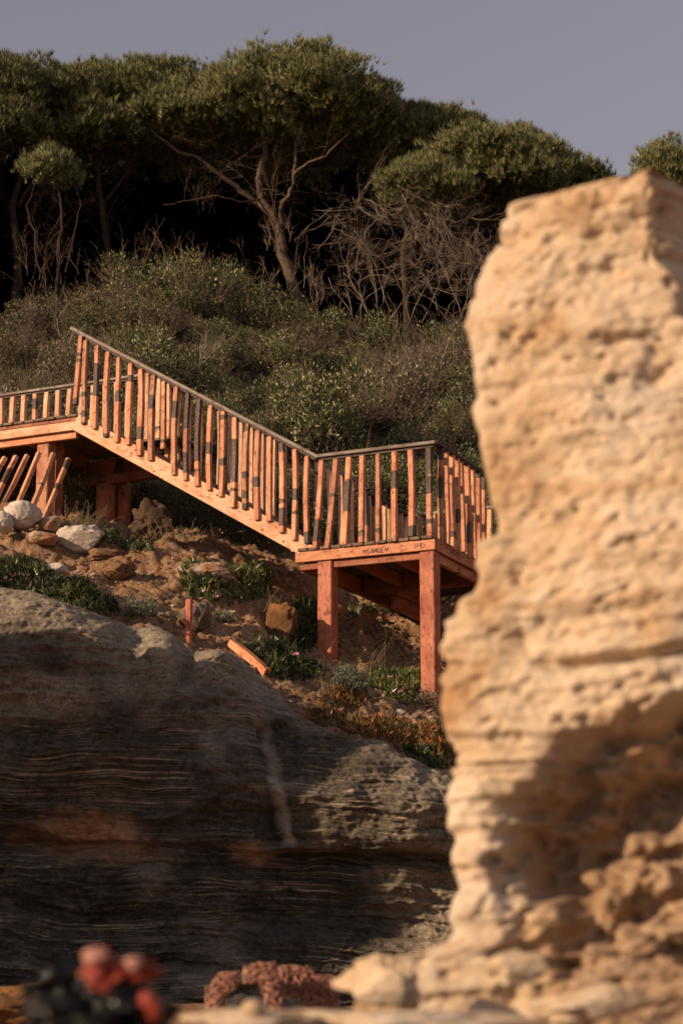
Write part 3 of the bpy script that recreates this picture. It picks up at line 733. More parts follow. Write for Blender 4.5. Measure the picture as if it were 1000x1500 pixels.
# rails of the flight
def srail(b, a0, a1, off, mat, w_=.095, h_=.04):
    return part('handrail', S(a0, b, stair_z(a0) + off), S(a1, b, stair_z(a1) + off), w_, h_, mat, segs=4)
srail(-.03, AS - .04, A1 + .10, RH + .012, 'handrail'); 
part('rail_bearer', S(AS, -.02, stair_z(AS) + RH - .03), S(A1, -.02, stair_z(A1) + RH - .03), .05, .03, 'dark_rail')
srail(LW - .02, LA - .10, A1 + .02, RH, 'handrail')
na = 20
for i in range(na):
    a = AS + .10 + i * (A1 - AS - .22) / (na - 1)
    zt2 = stair_z(a) + RH - .045
    zb = stair_z(a) - .03 + random.uniform(-.05, .03)
    if i in (12,): zb += .22
    if random.random() < .4: bal(a + .07, .06, zb + .05, stair_z(a + .07) + RH - .05, 'baluster_near', wd=.8) if 2 < i < 15 else None
    bal(a, -.045, zb, zt2, 'baluster_near', lean=random.uniform(-.014, .008))
    a2 = LA + .06 + i * (A1 - LA - .1) / (na - 1)
    bal(a2, LW - .02, stair_z(a2) - .02, stair_z(a2) + RH - .03, 'baluster_far', lean=random.uniform(-.008, .008))
# loose baluster hanging from the top end of the rail
bal(A1 - .0, -.045, stair_z(A1) + .12, stair_z(A1) + RH - .05, 'baluster_near', lean=-.055, wd=1.1)
# --- upper landing
UA = A1 + 3.6; UB = 1.78
part('fascia', S(A1 - .02, -.012, Z1 - .125), S(UA, -.012, Z1 - .125), .045, .11, 'stringer', segs=6)
part('fascia', S(A1 - .02, -.020, Z1 - .045), S(UA, -.020, Z1 - .045), .03, .045, 'underside', segs=6)
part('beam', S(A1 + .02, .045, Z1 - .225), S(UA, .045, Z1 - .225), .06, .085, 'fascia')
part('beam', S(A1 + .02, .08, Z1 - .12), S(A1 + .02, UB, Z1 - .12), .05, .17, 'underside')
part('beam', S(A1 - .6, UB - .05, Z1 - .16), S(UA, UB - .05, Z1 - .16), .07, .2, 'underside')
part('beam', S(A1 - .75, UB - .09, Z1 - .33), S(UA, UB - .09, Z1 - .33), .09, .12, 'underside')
nu = int((UA - A1 + .5) / .15)
for i in range(nu):
    a = A1 + .05 + i * .15
    part('deck_plank', S(a, -.05 - random.uniform(0, .02), Z1 - .004), S(a, UB, Z1 - .004), .135, .034, 'plank', jit=.01)
for i in range(5):
    a = A1 - .02 - (i + .5) * .13
    part('deck_plank', S(a, UB - .5, Z1 - .004), S(a, UB, Z1 - .004), .12, .034, 'plank')
for a in (A1 + .9, A1 + 1.8, A1 + 2.7):
    part('joist', S(a, .09, Z1 - .10), S(a, UB - .09, Z1 - .10), .05, .15, 'underside')
post(A1 + .51, .04 + .10, Z1 - .18, 'fascia', .17)
post(A1 + .52, .40, Z1 - .18, 'underside', .12)
post(A1 + .62, UB - .07, Z1 - .39, 'underside', .19, .3)
post(A1 + .46, UB + .12, Z1 - .02, 'underside', .14, .3)
post(A1 + 2.6, .14, Z1 - .18, 'fascia', .17)
part('handrail', S(A1 - .04, UB, Z1 + RH), S(UA, UB, Z1 + RH), .09, .036, 'handrail', segs=3)
part('rail_bearer', S(A1 - .02, UB + .005, Z1 + RH - .034), S(UA, UB + .005, Z1 + RH - .034), .05, .028, 'dark_rail')
k = 0
a = A1 + .0
while a < UA:
    bal(a, UB, Z1 - .01, Z1 + RH - .045, 'baluster_far', lean=random.uniform(-.006, .006), wd=1.15); a += .178
# --- scribbles in marker on the lower landing's front and side boards
def scribble(strokes, to3, name='scribble'):
    v = []; f = []; r = .0028
    for s_ in strokes:
        for (x0, y0), (x1, y1) in zip(s_[:-1], s_[1:]):
            dx, dy = x1 - x0, y1 - y0; L = math.hypot(dx, dy) or 1; nx, ny = -dy / L * r, dx / L * r; b0 = len(v)
            for (x, y) in ((x0 + nx, y0 + ny), (x0 - nx, y0 - ny), (x1 - nx, y1 - ny), (x1 + nx, y1 + ny)): v.append(tuple(to3(x, y) - st.location))
            f.append((b0, b0 + 1, b0 + 2, b0 + 3))
    me = bpy.data.meshes.new(name); me.from_pydata(v, [], f); me.update(); return link(name, me, M['ink'], st)
def glyphs(txt, w_=.040, h_=.062):
    G = {'S': [[(1, .9), (.5, 1), (.1, .75), (.9, .35), (.5, 0), (0, .1)]], 'A': [[(0, 0), (.5, 1), (1, 0)], [(.2, .4), (.8, .4)]], 'M': [[(0, 0), (.1, 1), (.5, .3), (.9, 1), (1, 0)]],
         'D': [[(0, 0), (0, 1), (.7, .8), (1, .4), (.6, 0), (0, 0)]], 'I': [[(.5, 0), (.5, 1)]], 'H': [[(0, 0), (0, 1)], [(1, 0), (1, 1)], [(0, .5), (1, .55)]],
         'E': [[(1, 1), (0, 1), (0, 0), (1, 0)], [(0, .5), (.8, .5)]], 'N': [[(0, 0), (0, 1), (1, 0), (1, 1)]], '~': [[(-.2, .3), (.3, .8), (.6, .1), (1, .9), (1.3, .2)]], 'O': [[(.5, 1), (0, .5), (.5, 0), (1, .5), (.5, 1)]]}
    out = []; x = 0
    for ch in txt:
        if ch in G:
            for s_ in G[ch]: out.append([(x + p * w_ * .8 + random.uniform(-.003, .003), q_ * h_ + random.uniform(-.004, .004)) for p, q_ in s_])
        x += w_
    return out
scribble(glyphs('~SAMDE~', .042, .055), lambda x, y: S(.82 - x, -.035, Z0 - .135 + y))
scribble(glyphs('IHD', .048, .06), lambda x, y: S(.235 - x, -.035, Z0 - .130 + y))
scribble(glyphs('SAM~NO', .075, .07), lambda x, y: S(-.029, .30 + x, Z0 - .135 + y))

# ------------------------------------------------------------------ broken slats leaning behind the boulders, stake, fallen plank
def lone_slat(name, p0, p1, w_, mat, label, group=None, cat='slat', ch=.005):
    me = box_mesh(name, w_, w_ * .95, (Vector(p1) - Vector(p0)).length, ch, .05, 8, random.uniform(-.008, .008))
    o = beam(name, p0, p1, w_, w_, M[mat], None, me=me); tag(o, label, cat, group); return o
sl_px = [((-30, 742), (15, 670), 'leftmost leaning slat, cut by the picture edge, behind the pale boulders'), ((-8, 738), (26, 669), 'second leaning slat from the left, pale and short, behind the boulders'),
         ((-4, 748), (47, 668), None)]
SL = [((-36, 735), (8, 670), 'worn orange slat leaning at the very left edge under the upper landing'),
      ((-10, 728), (24, 668), 'pale orange slat leaning next to the left edge, dark at its tip'),
      ((-6, 744), (41, 667), 'long orange slat with a charred top leaning third from the left'),
      ((16, 750), (58, 663), 'orange slat with dark foot leaning across the left post, round knot at its top'),
      ((41, 746), (79, 664), 'orange slat with blackened tip leaning just in front of the left post'),
      ((60, 757), (101, 672), 'shortest orange slat, leaning right of the left post with a dark tip')]
cr = empty('collapsed_railing', P(40, 765, 22.4)); tag(cr, 'collapsed railing of six parallel orange slats leaning under the upper landing', 'railing')
for i, (q0, q1, lb) in enumerate(SL):
    d0 = 22.35 + i * .02
    o = lone_slat('slat', P(q0[0], q0[1] + 14, d0), P(q1[0], q1[1], d0 + .25), .056, 'slat', None, None, None)
    mw = o.matrix_world.copy(); o.parent = cr; o.matrix_basis = Matrix.Translation(-cr.location) @ mw
h0 = hit(275, 940)
lone_slat('wooden_stake', h0 - Vector((0, 0, .1)), P(277, 878, h0.y + .02), .066, 'post', 'short red wooden stake standing alone in the sandy soil', None, 'stake', .012)
h1 = hit(338, 950); h2 = hit(392, 992)
pl = lone_slat('fallen_plank', h1 + Vector((0, 0, .06)), h2 + Vector((0, 0, .02)), .085, 'fascia', 'broken orange plank lying on the soil at the edge of the rock ledge', None, 'plank')

# ------------------------------------------------------------------ stones
def ico(sub):
    t = (1 + 5 ** .5) / 2
    v = [Vector(p).normalized() for p in [(-1, t, 0), (1, t, 0), (-1, -t, 0), (1, -t, 0), (0, -1, t), (0, 1, t), (0, -1, -t), (0, 1, -t), (t, 0, -1), (t, 0, 1), (-t, 0, -1), (-t, 0, 1)]]
    f = [(0, 11, 5), (0, 5, 1), (0, 1, 7), (0, 7, 10), (0, 10, 11), (1, 5, 9), (5, 11, 4), (11, 10, 2), (10, 7, 6), (7, 1, 8), (3, 9, 4), (3, 4, 2), (3, 2, 6), (3, 6, 8), (3, 8, 9), (4, 9, 5), (2, 4, 11), (6, 2, 10), (8, 6, 7), (9, 8, 1)]
    for _ in range(sub):
        c = {}; nf = []
        def mid(a, b):
            k = (min(a, b), max(a, b))
            if k not in c: c[k] = len(v); v.append(((v[a] + v[b]) / 2).normalized())
            return c[k]
        for a, b, d in f:
            x, y, z = mid(a, b), mid(b, d), mid(d, a); nf += [(a, x, z), (b, y, x), (d, z, y), (x, y, z)]
        f = nf
    return np.array([tuple(p) for p in v]), np.array(f)
ICO = {k: ico(k) for k in (1, 2, 3, 4, 5)}
def rock_mesh(name, sub, rad, seed, rough=.25, cut=6):
    v, f = ICO[sub]; v = v.copy(); rg = np.random.default_rng(seed)
    d = 1 + rough * fbm(v[:, 0] * 1.3 + seed, v[:, 1] * 1.3, v[:, 2] * 1.3, 4, seed)
    v = v * d[:, None]
    for _ in range(cut):                                   # broken faces
        n = rg.normal(0, 1, 3); n /= np.linalg.norm(n); h = rg.uniform(.62, .9); e = v @ n - h; v = v - np.outer(np.clip(e, 0, None) * .85, n)
    v = v + .02 * fbm(v[:, 0] * 7, v[:, 1] * 7, v[:, 2] * 7, 3, seed + 5)[:, None] * v
    return mesh_np(name, v * np.array(rad), f, 3, True)
def stone(px, py, w_px, h_px, mat, label, seed, name='boulder', cat='boulder', group=None, rough=.25, cut=6, D=None, sub=4, sink=.25, rot=0):
    p = hit(px, py + h_px * .3) if D is None else P(px, py + h_px * .3, D)
    k = p.y / FPX; me = rock_mesh(name, sub, (w_px * k / 2, (w_px + h_px) * k / 4, h_px * k / 2), seed, rough, cut)
    o = link(name, me, M[mat]); c = P(px, py, p.y + .02); o.location = c; o.rotation_euler = (0, 0, rot)
    tag(o, label, cat, group); return o
stone(116, 794, 82, 52, 'pale_stone', 'large angular whitish boulder lying alone on the sand near the stair post', 5, rough=.32, cut=9, sub=5)
stone(32, 756, 56, 44, 'pale_stone', 'rounded pale boulder below the leaning slats', 8, rough=.18, cut=4, D=22.1)
stone(4, 766, 34, 36, 'pale_stone', 'pale boulder cut by the left picture edge', 9, rough=.15, cut=3, D=21.95)
stone(14, 751, 44, 30, 'brown_stone', 'brown stone wedged between the two pale boulders at the left', 10, D=22.2)
stone(74, 768, 34, 24, 'stained_stone', 'pale stone with a brown face right of the rounded boulder', 12, D=22.15)
stone(66, 789, 46, 26, 'stained_stone', 'rust stained stone below the row of boulders', 14, D=21.95)
stone(52, 760, 20, 22, 'grey_stone', 'small grey stone in the gap between boulders', 16, 'stone', 'stone', D=22.1)
stone(26, 776, 20, 12, 'grey_stone', 'small flat grey stone under the rounded boulder', 17, 'stone', 'stone')
stone(84, 833, 32, 17, 'pale_stone', 'small flat pale stone resting on bare sand above the ice plants', 18, 'stone', 'stone', rough=.12, cut=3)
stone(152, 812, 52, 20, 'brown_stone', 'low brown stone right of the large whitish boulder', 19, 'stone', 'stone')
stone(172, 838, 66, 36, 'brown_stone', 'crumbly brown soil lump on the sandy slope', 20, 'clod', 'clod', rough=.45)
stone(298, 838, 90, 36, 'stained_stone', 'broad pale rough rock at the head of the bright ice plant clump', 22, rough=.45, cut=8, sub=5)
pass
stone(290, 905, 46, 52, 'grey_stone', 'grey rock right behind the red stake', 25, rough=.35)
pass
pass
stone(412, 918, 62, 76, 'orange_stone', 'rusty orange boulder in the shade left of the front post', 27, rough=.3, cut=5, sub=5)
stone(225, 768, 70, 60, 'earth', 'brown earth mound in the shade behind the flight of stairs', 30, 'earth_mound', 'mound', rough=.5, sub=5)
stone(330, 967, 16, 12, 'pale_stone', 'small pale stone by the end of the fallen plank', 31, 'stone', 'stone')
stone(308, 978, 26, 10, 'grey_stone', 'flat grey stone on the crest of the ledge', 32, 'stone', 'stone')
stone(585, 1044, 20, 11, 'pale_stone', 'pale pebble on bare sand above the red ice plants', 33, 'stone', 'stone')
# loose gravel and clods: real small stones, uncountable
def gravel(name, n, region, smin, smax, mat, seed, label, cat):
    rg = np.random.default_rng(seed); vs = []; fs = []; base = 0; bv, bf = ICO[1]
    k = 0
    while k < n:
        px = rg.uniform(region[0], region[2]); py = rg.uniform(region[1], region[3])
        p = hit(px, py)
        if p.y > 25 or p.y < 18.5: k += 1; continue
        s_ = smin * (smax / smin) ** (rg.random() ** 2.2)
        v = bv * (1 + rg.normal(0, .16, (len(bv), 1))) * s_ * np.array([1, 1, .65]); a = rg.uniform(0, 6.28); c, s2 = math.cos(a), math.sin(a)
        v = v @ np.array([[c, s2, 0], [-s2, c, 0], [0, 0, 1]]) + np.array([p.x, p.y, p.z + s_ * .15])
        vs.append(v); fs.append(bf + base); base += len(bv); k += 1
    o = link(name, mesh_np(name, np.concatenate(vs), np.concatenate(fs), 3, False), M[mat]); tag(o, label, cat, kind='stuff'); return o
gravel('gravel', 1500, (0, 740, 670, 1140), .010, .045, 'brown_stone', 3, 'brown crumbs of earth scattered over the sandy slope', 'gravel')
gravel('gravel', 420, (0, 740, 670, 1140), .010, .040, 'stained_stone', 4, 'pale pebbles scattered over the sandy slope', 'gravel')
gravel('gravel', 260, (420, 1010, 670, 1140), .012, .050, 'grey_stone', 6, 'grey pebbles among the red ice plants on the ledge edge', 'gravel')

# ------------------------------------------------------------------ ice plants
def ice_clump(regions, n, L, Wd, mat, label, flowers=(), seed=1, up=.8, mound=.10, name='ice_plant', cat='plant', grp=None):
    """regions: list of (px,py,rx,ry) ellipses on the slope; every leaf is a three sided finger"""
    rg = np.random.default_rng(seed); root = None; pts = []; hs_ = []
    c0 = hit(regions[0][0], regions[0][1]); root = empty(name, c0); tag(root, label, cat, grp)
    area = sum(r[2] * r[3] for r in regions)
    for (px, py, rx, ry) in regions:
        m = int(n * 1.45 * rx * ry / area)
        # map the ellipse on the slope through a few surveyed points
        for _ in range(m):
            a = rg.uniform(0, 6.283); r = math.sqrt(rg.random()); x = px + rx * r * math.cos(a); y = py + ry * r * math.sin(a)
            p = hit(x, y); pts.append(p); hs_.append(mound * (1 - r * r))
    pts = np.array([tuple(p) for p in pts]) + np.array([0, 0, 1]) * np.array(hs_)[:, None]
    d = rg.normal(0, .5, pts.shape) + np.array([-.25, -.35, up]); d /= np.linalg.norm(d, axis=1, keepdims=True)
    s1 = np.cross(d, rg.normal(0, 1, d.shape)); s1 /= np.linalg.norm(s1, axis=1, keepdims=True); s2 = np.cross(d, s1)
    Ls = L * .78 * rg.uniform(.5, 1.35, (len(d), 1)); W = Wd * .78 * rg.uniform(.75, 1.25, (len(d), 1))
    rings = []
    for t_, k_ in ((0, .6), (.55, 1.0)):
        for q_ in range(3):
            an = 2.0944 * q_; rings.append(pts + d * Ls * t_ + (s1 * math.cos(an) + s2 * math.sin(an)) * W / 2 * k_ - d * .02)
    tip = pts + d * Ls + (s1 * .15) * Ls
    allv = np.stack(rings + [tip], 1).reshape(-1, 3) - np.array(c0)
    b = (np.arange(len(d)) * 7)[:, None]
    F = np.array([[0, 1, 4], [0, 4, 3], [1, 2, 5], [1, 5, 4], [2, 0, 3], [2, 3, 5], [3, 4, 6], [4, 5, 6], [5, 3, 6]])
    faces = (b[:, :, None] + F[None]).reshape(-1, 3)
    link('foliage', mesh_np('foliage', allv, faces, 3, False), M[mat], root)
    for (fx, fy, fw) in flowers:
        p = hit(fx, fy + 6); q = P(fx, fy, p.y - .04) - c0; k_ = p.y / FPX * fw / 2; v = []; f = []; nz = Vector((-.25, -.55, .8)).normalized(); xx = nz.orthogonal().normalized(); yy = nz.cross(xx)
        for j in range(22):
            an = 6.283 * j / 22 + random.uniform(-.1, .1); dr_ = xx * math.cos(an) + yy * math.sin(an); sd = nz.cross(dr_) * k_ * .14; rr = k_ * random.uniform(.85, 1.1); b0 = len(v)
            v += [tuple(dr_ * k_ * .2 - sd * .5), tuple(dr_ * k_ * .2 + sd * .5), tuple(dr_ * rr * .7 + sd + nz * k_ * .22), tuple(dr_ * rr + nz * k_ * .38), tuple(dr_ * rr * .7 - sd + nz * k_ * .22)]
            f.append((b0, b0 + 1, b0 + 2, b0 + 3, b0 + 4))
        me = bpy.data.meshes.new('flower'); me.from_pydata(v, [], f); me.update(); fo = link('flower', me, M['petal'], root, q)
        vv_, ff_ = ICO[1]; link('flower_centre', mesh_np('flower_centre', vv_ * k_ * .22, ff_, 3), M['yolk'], fo, tuple(nz * k_ * .1))
    return root
ice_clump([(25, 848, 60, 24), (95, 875, 55, 24), (140, 893, 36, 16)], 1500, .10, .022, 'iceplant_dark', 'dark green ice plants with pink flowers trailing over the left crest of the ledge', [(4, 824, 12), (36, 822, 13), (101, 855, 14), (0, 826, 10)], 1, mound=.12)
ice_clump([(52, 858, 18, 8), (22, 852, 12, 6), (105, 888, 22, 8), (128, 905, 16, 8)], 220, .10, .024, 'iceplant', 'pale yellow-green ice plant tips at the front of the left clump', (), 2, mound=.17)
ice_clump([(330, 862, 60, 26), (375, 858, 24, 24), (285, 848, 22, 14)], 1100, .12, .024, 'iceplant', 'bright upright ice plant clump with pink flowers above the grey rocks', [(322, 854, 12), (316, 876, 13), (335, 840, 9)], 3, mound=.14)
ice_clump([(450, 915, 26, 34), (432, 945, 26, 22)], 620, .15, .024, 'iceplant_dark', 'dark ice plants in the shade between orange boulder and front post', [(433, 960, 13)], 4, mound=.08)
ice_clump([(392, 960, 34, 16), (430, 985, 46, 14)], 700, .10, .022, 'iceplant_dark', 'olive ice plants with a pink flower at the end of the fallen plank', [(385, 945, 11)], 5, mound=.08)
ice_clump([(600, 1008, 42, 22), (560, 1000, 22, 14), (632, 1012, 20, 20)], 800, .11, .022, 'iceplant', 'green ice plants with two pink flowers left of the right post', [(569, 993, 15), (585, 1014, 11)], 6, mound=.08)
ice_clump([(500, 1030, 34, 16), (478, 1052, 28, 14), (520, 1020, 20, 12)], 520, .09, .024, 'iceplant_red', 'reddish ice plants below the silvery shrub', (), 7, mound=.05)
ice_clump([(560, 1070, 46, 15), (610, 1082, 46, 18), (655, 1100, 24, 24), (520, 1066, 22, 10)], 1100, .095, .024, 'iceplant_red', 'red and yellow ice plant mat along the right edge of the ledge', (), 8, mound=.06)
ice_clump([(640, 1112, 32, 16), (610, 1104, 24, 8)], 420, .09, .022, 'iceplant_dark', 'mossy green ice plants hanging over the ledge beside the foreground stack', (), 9, mound=.03)
ice_clump([(155, 785, 26, 8), (190, 798, 34, 7), (205, 806, 22, 6)], 420, .08, .018, 'iceplant_dark', 'low dark ice plants trailing on sand beside the shaded post', (), 10, mound=.02)
ice_clump([(445, 905, 12, 10), (520, 900, 10, 8)], 130, .14, .02, 'silver', 'pale spiky leaves catching light behind the front post', (), 11, mound=.0)

# ------------------------------------------------------------------ small shrubs, grasses, dry stems
def soft_shrub(px, py, w_px, h_px, n, mat, label, seed, ll=.035, lw=.011, grp=None, cat='shrub'):
    p = hit(px, py + h_px * .4); k = p.y / FPX; rg = np.random.default_rng(seed); root = empty('small_shrub', p); tag(root, label, cat, grp)
    q = rg.normal(0, 1, (n, 3)); q /= np.linalg.norm(q, axis=1, keepdims=True); q[:, 2] = np.abs(q[:, 2]); r = rg.uniform(.45, 1, (n, 1)) * (1 + .3 * fbm(q[:, 0] * 2, q[:, 1] * 2, q[:, 2] * 2, 2, seed))[:, None]
    pos = q * r * np.array([w_px * k / 2, w_px * k / 2.4, h_px * k])
    v, f = leaves(pos, q + rg.normal(0, .5, q.shape) + [0, 0, .5], ll, lw, rg)
    link('foliage', mesh_np('foliage', v, f, 4), M[mat], root)
    T = Tubes(); rnd = random.Random(seed)
    for _ in range(24):
        i = rg.integers(n); T.add([(0, 0, -.05), Vector(pos[i]) * .5 + Vector((0, 0, .03)), Vector(pos[i]) * 1.05], .004, .002, 3)
    link('stem', T.mesh('stem'), M['twig'], root); return root
soft_shrub(508, 1000, 62, 34, 2600, 'silver', 'silvery green shrub at the foot of the front post', 1)
soft_shrub(205, 893, 60, 28, 1800, 'silver', 'feathery grey-green shrub on the ledge between the rounded crests', 2)
soft_shrub(560, 885, 60, 34, 1500, 'mastic', 'thorny twiggy shrub in the shade under the lower landing', 3)
soft_shrub(625, 1025, 36, 24, 700, 'mastic_dry', 'dry little bush at the foot of the right post', 4)
soft_shrub(330, 905, 30, 16, 500, 'silver', 'tiny pale herb between the grey rocks', 5)
def tuft(px, py, w_px, h_px, n, mat, label, seed, lean=0, thick=.004, cat='grass tuft', name='grass_tuft', grp=None):
    p = hit(px, py); k = p.y / FPX; rnd = random.Random(seed); T = Tubes()
    for _ in range(n):
        b = Vector((rnd.gauss(0, .22) * w_px * k, rnd.gauss(0, .1) * w_px * k, -.03)); d = Vector((rnd.gauss(lean, .45), rnd.gauss(-.1, .35), 1)); L = h_px * k * rnd.uniform(.4, 1.1)
        pts, _d = wander(b, d, L, 5, .13, -.05, rnd); T.add(pts, thick, thick * .35, 3)
    o = link(name, T.mesh(name), M[mat], None, p); tag(o, label, cat, grp); return o
tuft(100, 788, 50, 60, 60, 'grass', 'tall dry grass stems behind the whitish boulder', 1)
tuft(120, 775, 60, 50, 40, 'grass', 'thin dry stalks reaching over to the shaded post', 2, .6)
tuft(245, 870, 30, 30, 26, 'grass', 'sparse straw lying left of the bright ice plants', 3, -.9)
tuft(500, 1000, 60, 70, 16, 'grass', 'fine flowering stalks rising between the two front posts', 4, .5)
tuft(535, 980, 50, 64, 14, 'grass', 'thin seed stalks standing in front of the shaded bank', 5, .3)
tuft(385, 905, 40, 60, 16, 'grass', 'bare stalks standing between ice plants and orange boulder', 6, .6)
tuft(250, 790, 120, 30, 60, 'grass', 'dry stubble in the shade under the stairs', 7)
tuft(480, 1010, 50, 26, 40, 'grass', 'short dry grass by the foot of the front post', 8, -.3)
STR = ['left of the front post', 'beside the red ice plants', 'below the olive ice plants', 'at the ledge edge below the silvery shrub', 'between the left ice plants and the brown stones', 'at the end of the fallen plank', 'above the short red stake']
for k_, (px, py) in enumerate([(430, 1020), (450, 1040), (415, 1005), (470, 1060), (210, 870), (340, 990), (250, 900)]): 
    tuft(px, py, 60, 18, 30, 'grass', 'flattened dry straw on the soil ' + STR[k_], 20 + k_, random.choice((-1.5, 1.5)), .003, grp='straw on the slope')

# ------------------------------------------------------------------ mastic shrubs over the slope
def mastic_variant(seed, mat, nl=8500, stems=26):
    rg = np.random.default_rng(seed); rnd = random.Random(seed)
    sub = [(rg.uniform(-.6, .6), rg.uniform(-.55, .55), rg.uniform(.1, .72), rg.uniform(.22, .48)) for _ in range(11)] + [(0, 0, .2, .62)]
    P_, Dn = [], []
    for (cx, cy, cz, r) in sub:
        m = int(nl * r * r / sum(s_[3] ** 2 for s_ in sub))
        q = rg.normal(0, 1, (m, 3)); q /= np.linalg.norm(q, axis=1, keepdims=True); q[:, 2] = np.where(q[:, 2] < -.3, -q[:, 2], q[:, 2])
        rr = r * (1 + .28 * fbm(q[:, 0] * 3 + cx * 9, q[:, 1] * 3, q[:, 2] * 3, 3, seed))[:, None] * (1 - .35 * rg.random((m, 1)) ** 1.5)
        P_.append(q * rr + [cx, cy, cz]); Dn.append(q + rg.normal(0, .7, q.shape) + [0, 0, .5])
    pos = np.concatenate(P_); dn = np.concatenate(Dn)
    v, f = leaves(pos, dn, .055, .018, rg)
    fm_ = mesh_np('foliage', v, f, 4); fm_.materials.append(M[mat])
    T = Tubes()
    for _ in range(stems):
        d = Vector((rnd.gauss(0, .8), rnd.gauss(-.15, .8), 1.0))
        branchy(T, (rnd.uniform(-.3, .3), rnd.uniform(-.3, .3), 0), d, rnd.uniform(.65, 1.0), .009, 2, 4, .6, .18, 0, .25, .48, rng=rnd)
    sm = T.mesh('stems'); sm.materials.append(M['twig'])
    return fm_, sm
variants = [mastic_variant(s_, m_, n_, k_) for s_, m_, n_, k_ in ((1, 'mastic', 8000, 26), (2, 'mastic', 7000, 40), (3, 'mastic', 9000, 18), (4, 'mastic_dry', 4600, 60), (5, 'mastic', 7500, 32))]
LBL = ['rounded olive green mastic shrub among the shrubs on the slope behind the stairs', 'olive green mastic shrub threaded with bare pale twigs on the slope behind the stairs',
       'dense dark leaved mastic shrub on the slope behind the stairs', 'half dry brownish shrub full of grey twigs on the slope behind the stairs', 'loose leafy mastic shrub with many fine shoots on the slope behind the stairs']
rg = np.random.default_rng(12); placed = []; ns = 0; seen = set()
tries = 0
while tries < 3500:
    tries += 1
    y = rg.uniform(25.0, 33.2); x = rg.uniform(-.178, .105) * y + rg.uniform(-.3, .3)
    s_ = rg.uniform(.42, 1.12)
    if y < 26.3 and x < 3: s_ *= .75
    if any((x - a) ** 2 + ((y - b) * .9) ** 2 < (.56 * (s_ + c)) ** 2 * .62 for a, b, c in placed): continue
    placed.append((x, y, s_))
    left = x / y < -.115 and y < 29
    k = 3 if (rg.random() < (.55 if left else .10)) else int(rg.choice([0, 1, 2, 4]))
    r = empty('mastic_shrub', (x, y, gz(x, y) - .08)); r.rotation_euler = (R(-8), 0, rg.uniform(0, 6.28)); r.scale = (s_, s_, s_ * rg.uniform(.85, 1.45) * (.85 if y > 29.5 else 1))
    px_ = 500 + x / y * FPX * .985
    colm = ['cut by the left edge', 'over the upper landing', 'left of the top of the flight', 'over the top of the flight', 'over the upper half of the flight', 'over the middle of the flight', 'over the lower half of the flight', 'over the foot of the flight', 'over the lower landing', 'by the landing right rail', 'hidden by the rock stack', 'beyond the rock stack'][int(np.searchsorted([15, 70, 115, 180, 250, 330, 400, 465, 560, 700, 780], px_))]
    rowm = ['lowest, close behind rails', 'second row up', 'third row up', 'halfway up', 'above halfway', 'near the top', 'topmost, under the trees'][min(6, int((y - 25) / 1.2))]
    lb_ = ['rounded olive shrub', 'twiggy olive shrub', 'dense dark shrub', 'half dry brown shrub', 'loose leafy shrub'][k] + ' ' + colm + ', ' + rowm
    if lb_ in seen: lb_ = ('smaller ' if s_ < .75 else 'bigger ') + lb_
    while lb_ in seen: lb_ = lb_.replace(' shrub ', ' bushy shrub ', 1)
    seen.add(lb_); tag(r, lb_, 'shrub', 'shrubs on the slope behind the stairs')
    link('foliage', variants[k][0], None, r); link('stems', variants[k][1], None, r); ns += 1
print('shrubs', ns)
# the two tall crests of shrub against the dark trees
for (px, py, D_, s_, lb) in ((150, 425, 31.6, 1.2, 'tall brownish shrub crest below the trees at the left'), (248, 428, 31.8, 1.15, 'second tall shrub crest, right of the highest one'), (60, 430, 31.2, .9, 'low shrub crest at the far left below the small pine'), (205, 455, 31.0, 1.0, 'twiggy shrub filling the dip between the two shrub crests'), (345, 440, 32.2, .9, 'shrub under the trunk of the big pine'), (480, 448, 32.4, 1.0, 'shrub crest under the left end of the dead thicket'), (560, 452, 32.4, 1.1, 'shrub crest under the middle of the dead thicket'), (640, 462, 32.2, 1.1, 'shrub crest under the right end of the dead thicket'), (700, 470, 32.2, 1.0, 'shrub crest beside the left edge of the rock stack'), (410, 446, 32.4, .9, 'shrub crest just right of the trunk foot of the big pine')):
    c = P(px, py, D_); g = gz(c.x, D_); r = empty('mastic_shrub', (c.x, D_, g - .05)); h_ = max(.7, c.z - g); r.scale = (s_ * .8, s_ * .8, h_ / 1.0 * .9); r.rotation_euler = (0, 0, px)
    tag(r, lb, 'shrub'); link('foliage', variants[3 if px < 220 else 1][0], None, r); link('stems', variants[1][1], None, r)
# shaded bush under the stair and behind the upper landing's posts
for i, (px, py, D_, s_, lb) in enumerate(((300, 735, 24.9, .7, 'dark shrub growing in the shade under the middle of the flight'), (370, 790, 24.6, .6, 'dark shrub under the foot of the flight'), (210, 690, 25.3, .75, 'leafy shrub behind the upper end of the flight'), (105, 720, 25.0, .65, 'leafy shrub seen between the posts of the upper landing'), (20, 700, 25.0, .7, 'shrub behind the leaning slats at the left'))):
    c = P(px, py, D_); r = empty('mastic_shrub', (c.x, D_, gz(c.x, D_) - .05)); r.scale = (s_,) * 3; r.rotation_euler = (0, 0, i * 1.3)
    tag(r, lb, 'shrub'); k = (0, 2, 1, 4, 1)[i]; link('foliage', variants[k][0], None, r); link('stems', variants[1][1], None, r)
def dead_thing(name, base, strands, L, r, label, seed, mat='deadwood', cat='dead branches', depth=3, kids=3, spread=.6, curl=.16, grav=0, up=0, shrink=.62):
    T = Tubes(); rnd = random.Random(seed)
    for d in strands: branchy(T, (rnd.gauss(0, .05), rnd.gauss(0, .05), 0), d, L * rnd.uniform(.8, 1.15), r, depth, kids, spread, curl, grav, up, shrink, rng=rnd)
    o = link(name, T.mesh(name), M[mat], None, base); tag(o, label, cat); return o
